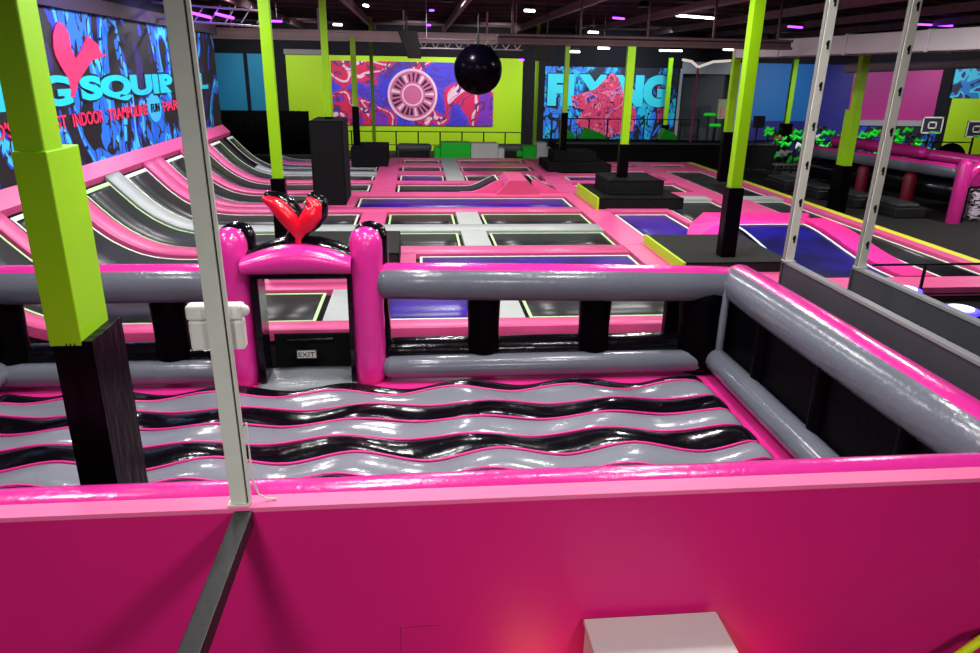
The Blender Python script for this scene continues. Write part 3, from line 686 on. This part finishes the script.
# ------------------------------------------------------------------ centre mural
MUC = mural_mat('mural_centre', [(0, (60, 50, 210)), (.42, (84, 60, 214)), (.46, (216, 24, 90)), (.515, (236, 190, 214)), (.55, (214, 20, 74)), (.61, (120, 40, 180))], .42, 1, 1.2, line=((90, 30, 120), .9, .025))
mc = thing('centre_mural', 'violet and pink graffiti banner with a round wheel emblem on the lime back wall', 'mural', (-.1, 39.9, 1.3))
b = MB(); b.box(-4.3, 4.1, 39.93, 39.99, 1.32, 4.5, MUC); b.build('banner', mc)
cxx, czz = -.15, 2.87
PALE = mat('wheel_pale', (235, 196, 216), .6); INKP = mat('wheel_ink', (40, 12, 40), .6)
def ring(r0, r1, y, m, name, n=40):
    b = MB()
    for i in range(n):
        a, c = 2*PI*i/n, 2*PI*(i+1)/n
        b.prism([(cxx+r0*math.cos(a), czz+r0*math.sin(a)), (cxx+r1*math.cos(a), czz+r1*math.sin(a)), (cxx+r1*math.cos(c), czz+r1*math.sin(c)), (cxx+r0*math.cos(c), czz+r0*math.sin(c))], 'Y', y-.01, y+.01, m)
    return b.build(name, mc)
b = MB(); b.prism([(cxx+1.2*math.cos(2*PI*a/40), czz+1.2*math.sin(2*PI*a/40)) for a in range(40)][::-1], 'Y', 39.915, 39.928, mat('wheel_rose', (206, 96, 150), .6)); b.build('wheel_disc', mc)
ring(1.18, 1.30, 39.9, PALE, 'outer_ring'); ring(.48, .56, 39.9, PALE, 'inner_ring')
b = MB()
for i in range(26):
    a = 2*PI*i/26+.05; w = .055+.03*random.random(); r0 = .66; r1 = 1.12-.1*random.random()
    b.prism([(cxx+r0*math.cos(a-w*.8), czz+r0*math.sin(a-w*.8)), (cxx+r1*math.cos(a-w), czz+r1*math.sin(a-w)), (cxx+r1*math.cos(a+w), czz+r1*math.sin(a+w)), (cxx+r0*math.cos(a+w*.8), czz+r0*math.sin(a+w*.8))], 'Y', 39.905, 39.92, INKP if i % 4 else PALE)
b.build('spoke_marks', mc)

# ------------------------------------------------------------------ right letter mural
MUR = mural_mat('mural_right', [(0, (12, 18, 40)), (.40, (10, 90, 190)), (.46, (20, 180, 215)), (.53, (40, 120, 225)), (.60, (10, 14, 36)), (.68, (190, 40, 110))], .55, 3, 1.3, stretch=(1, 1, .6), line=((8, 8, 24), 1.6, .03))
mr = thing('letter_mural', 'blue graffiti banner with big cyan letters behind the far block stack', 'mural', (10.3, 39.9, .7))
b = MB(); b.box(6.85, 14.1, 39.93, 39.99, .7, 4.4, MUR); b.build('banner', mr)
text_mesh('FLYING', INK, lambda u, v: (6.95+6.9*u, 39.905, 2.55+1.55*v), 'lettering_shadow', mr, ext=.01, bold=.06)
text_mesh('FLYING', mat('letter_cyan_bright', (50, 205, 222), .6), lambda u, v: (7.0+6.75*u, 39.89, 2.4+1.65*v), 'lettering', mr, ext=.02, bold=.07)
b = MB(); b.prism([(8.3, 2.9), (9.6, 3.3), (10.4, 4.15), (10.8, 3.9), (11.1, 3.2), (11.9, 2.2), (12.0, 1.2), (10.6, .8), (9.2, 1.0), (8.6, 1.6), (9.0, 2.2), (8.4, 2.4)][::-1], 'Y', 39.86, 39.88,
     mural_mat('mural_creature', [(0, (226, 50, 96)), (.5, (238, 110, 140)), (.56, (90, 60, 190)), (.62, (40, 12, 40)), (.66, (236, 140, 190))], .9, 3, 1.6, line=((40, 14, 60), 2, .02))); b.build('pink_patch', mr)
# far right murals
MU4 = mural_mat('mural_cyan', [(0, (10, 16, 60)), (.45, (10, 120, 200)), (.53, (60, 200, 230)), (.6, (30, 30, 110))], .7, 3, 1.3)
b = MB(); b.box(30.0, 35.5, 39.93, 39.99, 3.1, 4.9, MU4); tag(b.build('corner_mural'), 'cyan and navy graffiti banner above the lime wall at the far right edge', 'mural')
MU5 = mural_mat('mural_navy', [(0, (6, 6, 22)), (.5, (10, 60, 190)), (.58, (8, 6, 26)), (.64, (20, 110, 220))], .7, 3, 1.3)
b = MB(); b.box(24.6, 29.6, 39.9, 39.97, 0, 1.55, MU5); tag(b.build('low_mural'), 'black and blue graffiti panel below the magenta wall', 'mural')
b = MB(); b.box(24.6, 29.4, 39.8, 39.98, 1.56, 1.86, WGR); struct(b.build('trim_61'))

# ------------------------------------------------------------------ back area objects
b = MB()
n = 60; xs = fr(-10.2, -5.3, n)
for i in range(n):
    b.add([(xs[i], 38+.06*math.sin(i*1.9), 0), (xs[i+1], 38+.06*math.sin((i+1)*1.9), 0), (xs[i+1], 38+.06*math.sin((i+1)*1.9), 2.1), (xs[i], 38+.06*math.sin(i*1.9), 2.1)], [(0, 1, 2, 3)], CURT)
o = b.build('black_curtain', smooth=True); o.modifiers.new('s', 'SOLIDIFY').thickness = .03; tag(o, 'long black curtain hanging below the teal and lime back wall at left', 'curtain')
# fence along the lime wall
def fence(x0, x1, y, z0, z1, n, label, nm='railing', mid=1):
    t = thing(nm, label, 'railing', ((x0+x1)/2, y, 0))
    b = MB(); b.tube([(x0, y, z1), (x1, y, z1)], .025, BLACKM, 8); b.build('top_bar', t)
    if mid: b = MB(); b.tube([(x0, y, z0), (x1, y, z0)], .02, BLACKM, 8); b.build('bottom_bar', t)
    for x in fr(x0, x1, n):
        b = MB(); b.tube([(x, y, 0), (x, y, z1)], .035, BLACKM, 8); b.build('upright', t)
fence(-4.3, 5.6, 37.5, .55, 1.2, 9, 'black metal railing along the lime back wall under the violet mural')
fence(6.6, 14, 36, 1.0, 2.0, 8, 'black metal railing in front of the blue letter mural')
def roller(x0, x1, y, z, label):
    t = thing('foam_roller', label, 'roller', ((x0+x1)/2, y, 0)); t['group'] = 'grey foam rollers by the lime wall'
    b = MB(); b.tube([(x0, y, z), (x1, y, z)], .2, mat('roller_grey', (112, 114, 120), .3), 20); b.build('cushion', t, smooth=True)
    b = MB(); b.box(x0-.05, x1+.05, y-.25, y+.25, 0, z-.12, BLACKF); b.build('base', t, bevel=.02)
roller(-.75, .55, 34.5, .72, 'grey padded roller left of the green foam block')
roller(3.9, 5.0, 34.8, .7, 'grey padded roller right of the grey foam block')
def foam(x0, x1, y0, y1, z1, m, label, arms=0):
    t = thing('foam_block', label, 'foam block', ((x0+x1)/2, (y0+y1)/2, 0))
    b = MB(); b.box(x0, x1, y0, y1, 0, z1, m); b.build('body', t, bevel=.05)
    b = MB()
    if arms < 0: b.box(x0-.28, x0, y0+.05, y1-.05, .35, z1-.22, m)
    else: b.box(x1, x1+.28, y0+.05, y1-.05, .35, z1-.22, m)
    b.build('end_step', t, bevel=.04)
foam(1.05, 2.38, 32.4, 33.3, 1.15, GREENB, 'bright green foam block behind the court, joined to a grey one', -1)
foam(2.39, 3.6, 32.4, 33.3, 1.13, WHITEF, 'pale grey foam block joined to the bright green one', 1)
foam(4.95, 5.6, 34.2, 35, .85, GREENB, 'green foam block at the foot of the thin distant lime column', -1)
foam(5.62, 6.1, 34.3, 35, 1.0, WHITEF, 'small pale foam block beside the distant green one', 1)
# low dark stage behind right
t = thing('low_stage', 'long low black stage wall beyond the far block stack', 'stage', (11, 33.5, 0))
b = MB(); b.box(6.3, 16.8, 33, 35, 0, 1.12, CARPETD); b.build('body', t, bevel=.03)
b = MB(); b.box(6.3, 16.8, 32.96, 33.02, 1.08, 1.16, mat('stage_edge', (70, 66, 72), .5)); b.build('edge_trim', t)
for i, (x, y, s_) in enumerate(((8.4, 35.6, .5), (12.2, 35.6, .35), (7.2, 35.6, .3))):
    b = MB(); b.prism([(x-s_, 1.1), (x+s_*1.6, 1.1), (x+s_*1.2, 1.35), (x-s_*.4, 1.62)], 'Y', y-.3, y+.3, GREENB)
    tag(b.build('green_wedge', bevel=.02), ('green wedge cushion on the dark stage left of the near-stack column', 'small green wedge cushion right of the near-stack column', 'little green wedge cushion at the left end of the dark stage')[i], 'cushion')
b = MB()
for i in range(3): b.box(12.9+i*.45, 13.25+i*.45, 37.2, 37.6, 0, .9, BLACKF)
b.box(12.8, 14.3, 37, 37.9, 0, .6, BLACKF); tag(b.build('cushion_stack', bevel=.03), 'dark cushions stacked by the right end of the letter mural', 'cushion')
# things inside the doorway
b = MB(); b.box(16.1, 16.7, 38.9, 39.1, 1.9, 2.9, mat('poster_pale', (150, 150, 110), .6)); b.box(16.25, 16.55, 38.86, 38.9, 2.0, 2.5, mat('poster_pink', (190, 120, 120), .6)); b.box(16.1, 16.14, 38.9, 39.1, 0, 1.9, BLACKM); b.box(16.66, 16.7, 38.9, 39.1, 0, 1.9, BLACKM)
tag(b.build('notice_stand'), 'pale notice stand in front of the dark doorway', 'notice board')
for i, (x, z) in enumerate(((15.6, 2.1), (15.95, 1.55))):
    b = MB(); b.tube([(x-.22, 38.8, z), (x+.3, 38.8, z)], .1, GREENB, 12); b.box(x-.02, x+.02, 38.75, 38.85, 0, z, BLACKM)
    tag(b.build('green_bumper', smooth=False), ('upper green foam bumper left of the notice stand', 'lower green foam bumper left of the notice stand')[i], 'bumper')
# y-shaped lamp on a pink pole
t = thing('forked_lamp', 'pink pole with two pale glowing arms forming a Y before the doorway', 'lamp', (12.9, 34, 0))
b = MB(); b.tube([(12.9, 34, 0), (12.9, 34, 4.45)], .05, PINKPOLE, 10); b.build('pole', t, smooth=True)
LY = mat('lamp_pale', (230, 225, 215), .5, emit=(235, 225, 215), estr=.7)
for dx, dz in ((-.75, .3), (1.5, .3)):
    b = MB(); b.tube([(12.9, 34, 4.45), (12.9+dx*.45, 34, 4.45+dz*.8), (12.9+dx, 34, 4.45+dz)], .06, LY, 10); b.build('light_arm', t, smooth=True)

# green obstacle course, right of centre
for i in range(84):
    gx, gy = i % 14, i//14
    x = 16.0+gx*.58+gy*.35+random.uniform(-.12, .12); y = 31+gy*1.05+random.uniform(-.2, .2)
    z = .55+gy*.14+random.uniform(0, .35)
    m = GREENB if i % 3 else (mat('foam_black2', (16, 18, 18), .5) if i % 2 else WHITEF if i % 5 == 0 else REDP)
    b = MB(); w = .22
    b.tube([(x-w, y, z-.06), (x-w*.3, y+.08, z+.1), (x+w*.4, y-.08, z), (x+w, y, z+.12)], [.07, .13, .11, .06], m, 10)
    b.tube([(x, y, 0), (x, y, z)], .03, BLACKM, 6)
    tag(b.build('climbing_hold', smooth=True, base=(x, y, 0)), 'small foam obstacle among the green course behind the perforated posts', 'obstacle', 'green foam course in front of the blue wall')
fence(14.2, 24, 30.0, .3, 1.55, 11, 'black metal railing around the green obstacle course')
fence(15.0, 21, 27.5, .35, 1.1, 7, 'lower black railing beyond the yellow edge', mid=1)
for i in range(4):
    b = MB(); b.box(14.8, 19.6, 27.9+i*.4, 28.2+i*.4, .12+i*.17, .2+i*.17, BOARDTOP if i % 2 else BLACKF)
    tag(b.build('bench_plank', base=(17, 28+i*.4, 0)), ('lowest', 'second', 'third', 'topmost')[i]+' dark bleacher plank in front of the green course', 'bench', 'bleacher planks')
t = thing('screen_stand', 'small dark display panel right of the big lime column', 'screen', (14.7, 31, 0))
b = MB(); b.box(14.5, 15.0, 31, 31.1, 2.0, 2.5, mat('screen_dark', (50, 44, 58), .4)); b.build('display', t, bevel=.01)
b = MB(); b.tube([(14.7, 31.05, 0), (14.7, 31.05, 2.0)], .04, BLACKM, 8); b.build('stand', t)

# right inflatable
ri = thing('arched_inflatable', 'pink and grey inflatable with archway posts at the far right', 'inflatable', (16.5, 22, 0))
def R2(p0, p1, r, name, fn, pitch=1.2):
    path, rad = puff(p0, p1, r, pitch); b = MB(); b.tube(path, rad, VPINK, 20, matfn=fn); return b.build(name, ri, smooth=True)
ptop = lambda a: VPINK if 35 < a < 170 else VGREY
R2((14.6, 26.6, 1.52), (16.2, 20.6, 1.52), .22, 'top_rail', ptop)
R2((16.6, 28.0, 1.75), (17.5, 24.0, 1.72), .22, 'rear_rail', lambda a: VPINK)
R2((17.2, 25.2, 1.7), (18.9, 21.6, 1.55), .2, 'rear_rail', lambda a: VPINK)
b = MB(); b.tube([(15.1, 26.6, .9), (16.6, 20.9, .9)], .4, VBLACK, 20); b.build('side_panel', ri, smooth=True)
for q in (.45, .75):
    x = 14.6+1.6*q; y = 26.6-6*q; b = MB(); b.tube([(x+.05, y, .35), (x+.05, y, 1.15)], .2, REDP, 12, up=Vector((0, 1, 0))); b.build('red_pillar', ri, smooth=True)
b = MB(); b.tube([(16.3, 20.4, .0), (16.3, 20.4, .9), (16.3, 20.4, 1.75)], .2, VPINK, 20, up=Vector((0, 1, 0))); b.build('arch_post', ri, smooth=True)
b = MB(); b.tube([(16.6, 20.7, .0), (16.6, 20.7, 1.55)], .22, VBLACK, 20, up=Vector((0, 1, 0))); b.build('arch_post_back', ri, smooth=True)
b = MB(); b.tube([(16.45+.9*(1-math.cos(a)), 20.5, 1.05+.75*math.sin(a)) for a in fr(.1, PI*.9, 14)], .18, VPINK, 18, up=Vector((0, 1, 0))); b.build('arch', ri, smooth=True)
b = MB(); b.tube([(18.5+.45*math.cos(a), 24.0, 1.4+.5*math.sin(a)) for a in fr(0, PI, 14)], .16, VBLACK, 18, up=Vector((0, 1, 0))); b.build('rear_arch', ri, smooth=True)
b = MB(); b.box(17.0, 18.6, 20.6, 21.6, 0, .95, ZEBRA); b.build('zebra_cushion', ri, bevel=.12)
b = MB(); b.box(17.2, 18.6, 21.7, 22.2, .6, 1.3, VPINK); b.build('pink_cushion', ri, bevel=.1)
for i, (x, y) in enumerate(((15.35, 21.9), (15.0, 23.6), (14.65, 25.3), (14.3, 27.0))):
    t = thing('bench_cushion', ('nearest', 'second', 'third', 'farthest')[i]+' dark grey bench cushion along the far right inflatable', 'bench', (x, y, 0)); t['group'] = 'grey bench cushions beside the far right inflatable'
    b = MB(); b.box(x-.5, x+.55, y-.83, y+.83, 0, .34, BLACKF); b.build('seat', t, bevel=.05)
    b = MB(); b.box(x-.42, x+.3, y-.8, y+.8, .34, .46, mat('cushion_grey', (62, 62, 64), .5)); b.build('cushion', t, bevel=.05)
# hoops
for i, (x, y, z, s_) in enumerate(((24.2, 33, 2.06, .52), (26.5, 33, 1.9, .52))):
    t = thing('basketball_hoop', ('basketball backboard with white outline below the magenta wall', 'basketball backboard with white outline at the far right picture edge')[i], 'hoop', (x, y, 0))
    b = MB(); b.box(x-s_, x+s_, y, y+.04, z-.38, z+.38, mat('board_clear', (60, 50, 70), .2)); b.build('backboard', t)
    b = MB()
    for r, w in ((1, .06), (.42, .06)):
        a, c = s_*r, .38*r
        b.box(x-a, x+a, y-.02, y-.002, z+c-w, z+c, WHITE); b.box(x-a, x+a, y-.02, y-.002, z-c, z-c+w, WHITE); b.box(x-a, x-a+w, y-.02, y-.002, z-c, z+c, WHITE); b.box(x+a-w, x+a, y-.02, y-.002, z-c, z+c, WHITE)
    b.build('outline', t)
    b = MB(); b.tube([(x+.2*math.cos(a), y-.25+.2*math.sin(a), z-.3) for a in fr(0, 2*PI, 16)], .02, GREENB, 8, dome=False); b.build('rim', t)
    b = MB(); b.tube([(x, y+.1, 0), (x, y+.1, z)], .05, BLACKM, 8); b.build('pole', t)

b = MB(); b.tube([(23.2, 38, .4), (23.2, 38, 4.3)], .07, LAMPB2, 10); tag(b.build('light_column', smooth=True), 'thin violet-blue glowing light column left of the magenta wall', 'lamp')
# hanging gear
t = thing('hanging_ball', 'large glossy black mirror ball hanging from the ceiling before the centre mural', 'ball', (2.05, 25, 4.16))
b = MB(); b.sphere((2.05, 25, 4.18), .79, BALL, 48); b.build('globe', t, smooth=True)
b = MB(); b.tube([(2.05, 25, 4.95), (2.05, 25, CEIL)], .03, BLACKM, 8); b.build('cable', t)
for i, (x, dx) in enumerate(((-.25, .22), (4.45, -.18))):
    t = thing('hanging_speaker', ('black loudspeaker hung left of the truss', 'black loudspeaker hung right of the mirror ball')[i], 'speaker', (x, 26, 4.5))
    b = MB(); b.hexa([(x-.2+dx, 25.7, 4.5), (x+.25+dx, 25.7, 4.5), (x+.25+dx, 26.1, 4.5), (x-.2+dx, 26.1, 4.5), (x-.3, 25.6, 5.35), (x+.35, 25.6, 5.35), (x+.35, 26.1, 5.35), (x-.3, 26.1, 5.35)], BLACKM); b.build('cabinet', t, bevel=.02)
    b = MB(); b.tube([(x, 25.9, 5.3), (x, 25.9, CEIL)], .03, BLACKM, 8); b.build('bracket', t)
t = thing('lighting_truss', 'silver lattice truss above the black mirror ball', 'truss', (1.9, 26, 4.85))
TR = mat('truss_silver', (170, 160, 170), .35, metal=.6)
b = MB()
for z in (4.83, 5.12):
    for y in (25.9, 26.15): b.tube([(.1, y, z), (3.65, y, z)], .022, TR, 8)
b.build('chords', t)
b = MB(); xs = fr(.1, 3.65, 18)
for i in range(18): b.tube([(xs[i], 25.9, 4.83 if i % 2 else 5.12), (xs[i+1], 25.9, 5.12 if i % 2 else 4.83)], .014, TR, 6)
b.build('lattice', t)
b = MB()
for x in (.4, 3.4): b.tube([(x, 26, 5.1), (x, 26, CEIL)], .015, TR, 6)
b.build('hangers', t)
# left corner rigging
t = thing('corner_truss', 'silver truss with violet lamps under the ceiling behind the ivory post', 'truss', (-5, 22, 5.3))
b = MB(); b.tube([(-7.0, 22, 5.35), (-4.2, 22, 5.2)], .03, TR, 8); b.tube([(-7.0, 22, 5.75), (-4.2, 22, 5.6)], .03, TR, 8)
for x in fr(-6.8, -4.3, 6): b.tube([(x, 22, 5.3), (x+.3, 22, 5.7)], .02, TR, 6)
b.build('lattice', t)
for x in (-5.7, -5.1):
    b = MB(); b.tube([(x-.25, 21.9, 5.5), (x+.2, 21.9, 5.4)], .035, LAMPP, 8); b.build('violet_lamp', t)

# ------------------------------------------------------------------ lamps
def area(x, y, z, e, sx=1.2, sy=.3, col=(1, .97, .94), rot=(0, 0, 0), parent=None, spread=None):
    l = bpy.data.lights.new('area_light', 'AREA'); l.shape = 'RECTANGLE'; l.size = sx; l.size_y = sy; l.energy = e; l.color = col
    if spread: l.spread = spread
    o = bpy.data.objects.new('area_light', l); COL.objects.link(o)
    o.rotation_euler = rot
    if parent is not None: o.parent = parent; o.location = Vector((x, y, z))-Vector(parent['_w'])
    else: o.location = (x, y, z)
    return o
def strip(x, y, z, L, ang, label, m=LAMPW, e=0, col=(1, .97, .94), grp='white strip lamps under the ceiling', w=.05):
    t = thing('strip_lamp', label, 'lamp', (x, y, z)); t['group'] = grp
    c, s_ = math.cos(ang)*L/2, math.sin(ang)*L/2
    b = MB(); b.tube([(x-c, y-s_, z), (x+c, y+s_, z)], w*.7, m, 10); b.build('tube', t, smooth=True)
    b = MB(); b.tube([(x-c, y-s_, z+w*1.6), (x+c, y+s_, z+w*1.6)], w*.9, BLACKM, 8); b.tube([(x, y, z+w), (x, y, CEIL)], .012, BLACKM, 6); b.build('holder', t)
    if e: area(x, y, z-w-.02, e, L, .12, col, (0, 0, ang), t)
    return t
W = [(9.6, 26, 6.0, 1.9, .5, 'long white strip lamp under the ceiling right of centre'), (6.1, 26.2, 5.45, .35, .3, 'small white lamp above the letter mural, upper one'),
     (6.5, 26.2, 4.95, .4, .2, 'small white lamp above the letter mural, right one'), (5.5, 26.2, 4.82, .3, .1, 'small white lamp above the letter mural, left one'),
     (3.4, 23, 5.85, .3, .3, 'small white lamp at the top centre edge of the view'), (-2.5, 26, 5.5, .25, .2, 'small white lamp above the lime back wall'),
     (-1.5, 25, 6.02, .3, 1.2, 'small white lamp at the top edge left of centre'), (12.8, 30, 5.1, .9, .1, 'white strip lamp behind the large lime column'),
     (11.2, 33, 5.1, 1.0, .0, 'white strip lamp left of the white duct end')]
for q in W: strip(*q)
V = [(.58, 26, 6.0, .12, 0, 'tiny violet lamp above the left end of the truss, upper one'), (.48, 26, 5.55, .1, 0, 'tiny violet lamp above the left end of the truss, lower one'),
     (6.9, 26, 5.9, .55, .6, 'violet strip lamp right of the small white lamps'), (13.2, 26, 5.76, .8, .5, 'violet strip lamp above the white duct'),
     (-4.45, 26, 5.56, .3, .2, 'violet lamp beside the tall lime column at left'), (3.6, 25.8, 4.52, .12, 0, 'tiny violet lamp right of the mirror ball'), (19, 27, 6.0, 1.8, .2, 'long violet strip lamp at the top right corner')]
for q in V: strip(*q, m=LAMPP, grp='violet lamps under the ceiling', w=.045)

def bay(x, y, e, z=5.95, s=.34, col=(1, .97, .95)):
    t = thing('bay_or_fill_lamp', 'round white high-bay or added lamp overhead, above the picture', 'lamp', (x, y, z)); t['group'] = 'high-bay and added lamps overhead'
    b = MB(); b.tube([(x, y, z+.02), (x, y, z+.2)], [s*.62, s*.3], BLACKM, 20, dome=False, up=Vector((0, 1, 0))); b.tube([(x, y, z+.19), (x, y, CEIL)], .02, BLACKM, 6); b.build('reflector', t)
    l = bpy.data.lights.new('bay_or_fill_light', 'AREA'); l.shape = 'DISK'; l.size = s; l.energy = e; l.color = col
    o = bpy.data.objects.new('bay_or_fill_light', l); COL.objects.link(o); o.parent = t; o.location = (0, 0, -.01)
    return o
E = .47
for x in (-4, -.6, 2.9): 
    for y in (5.2, 7.8): bay(x, y, 190*E)
for x in (-3.5, 0.5, 4.5, 9): bay(x, 12.5, 300*E)
for x in (-4.5, 1, 6, 10.4): bay(x, 17.5 if x < 10 else 15.5, 420*E)
for x in (-5, 1, 7): bay(x, 23.5, 420*E, z=6.05)
bay(16.8, 18, 380*E, z=4.6)
for x in (-1.6, 2.4): bay(x, -1.6, 560*E, z=5.1, s=1.0)  # added lamps behind the camera, light the pink front wall
bay(-.2, 6.4, 45, s=.2); bay(1.6, 6.8, 45, s=.2)
# spots without fixtures, white and pale ones added to brighten walls and murals
def spot(x, y, z, tx, ty, tz, e, ang=70, col=(1, 1, 1), size=.3, blend=.6, nm='wash_or_fill_light'):
    l = bpy.data.lights.new(nm, 'SPOT'); l.energy = e; l.color = col; l.spot_size = ang*PI/180; l.spot_blend = blend; l.shadow_soft_size = size
    o = bpy.data.objects.new(nm, l); COL.objects.link(o); o.location = (x, y, z)
    o.rotation_euler = (Vector((tx, ty, tz))-Vector((x, y, z))).to_track_quat('-Z', 'Y').to_euler(); return o
for x in (-5.5, 0, 4): spot(x, 35, 5.9, x, 40, 2.8, 900, 95)
for x in (9, 12): spot(x, 35, 5.9, x, 40, 2.4, 1000, 95, (.75, .9, 1))
spot(-9, 35, 5.9, -9, 40, 3.4, 500, 80, (.7, .9, 1))
for x in (20, 27): spot(x, 34.5, 4.6, x, 40, 3.0, 700, 90, (.8, .85, 1))
spot(33, 34, 5, 32, 40, 3, 900, 90)
spot(19, 29, 5.6, 20, 34, .8, 1500, 90, (.9, 1, .9)); spot(25, 29, 5.6, 25.2, 33, 2, 700, 60)  # added spots, brighten the green course and the hoops
for y in (12.5, 17, 22, 26.5): spot(-3.6, y, 5.9, -7.1, y, 3.4, 420, 95, (.85, .9, 1))
spot(-5.6, 16, 6.0, -7.1, 16.5, 5.3, 260, 120, (.1, .05, 1)); spot(-5.6, 21, 6.0, -7.1, 21.5, 5.3, 220, 120, (.2, .05, 1))
spot(7.2, 15, 4.6, 7.3, 15.6, .9, 260, 40, (.5, .12, 1)); spot(9.2, 13.6, 4.2, 9.2, 13.8, .9, 160, 40, (.7, .1, 1))
spot(8.0, 17.6, 4.6, 8.1, 14.6, .8, 900, 32, (.04, .1, 1)); spot(6.4, 14, 4.6, 6.8, 16.2, .9, 300, 24, (.6, .1, 1))
spot(-3.5, 32, 5.5, -3.5, 28.5, .6, 300, 60, (.6, .2, 1))
# warm lamp low down in front of the pink wall
spot(.72, 3.15, .35, .72, 3.6,   .75, 7, 120, (1, .42, .12), size=.2, blend=1); spot(2.1, 3.15, .35, 2.1, 3.6, .7, 5, 120, (1, .42, .12), size=.2, blend=1)
spot(-3.0, 4.6, 3.9, -2.6, 3.9, 1.7, 14, 60, (.7, .1, 1))

# world
w = bpy.data.worlds.new('world'); SC.world = w; w.use_nodes = True
w.node_tree.nodes['Background'].inputs[0].default_value = (.55, .45, .6, 1); w.node_tree.nodes['Background'].inputs[1].default_value = .025

# ------------------------------------------------------------------ camera
cam = bpy.data.cameras.new('camera'); cam.sensor_width = 36; cam.lens = 721.4/980*36; cam.clip_end = 200
co = bpy.data.objects.new('camera', cam); COL.objects.link(co)
Rm = Matrix(((0.99511142, -0.01744279, 0.09720598), (-0.09740577, -0.33570604, 0.93691706), (0.01629018, -0.94180529, -0.33576394)))
right = Rm.col[0]; down = Rm.col[1]; fwd = Rm.col[2]
M = Matrix((right, -down, -fwd)).transposed()
co.matrix_world = Matrix.Translation((0, 0, 4.2)) @ M.to_4x4()
SC.camera = co
SC.view_settings.view_transform = 'Standard'; SC.view_settings.look = 'None'; SC.view_settings.gamma = 1; SC.view_settings.use_curve_mapping = False
SC.view_settings.exposure = 0.0
for o in SC.objects:
    if '_w' in o: del o['_w']
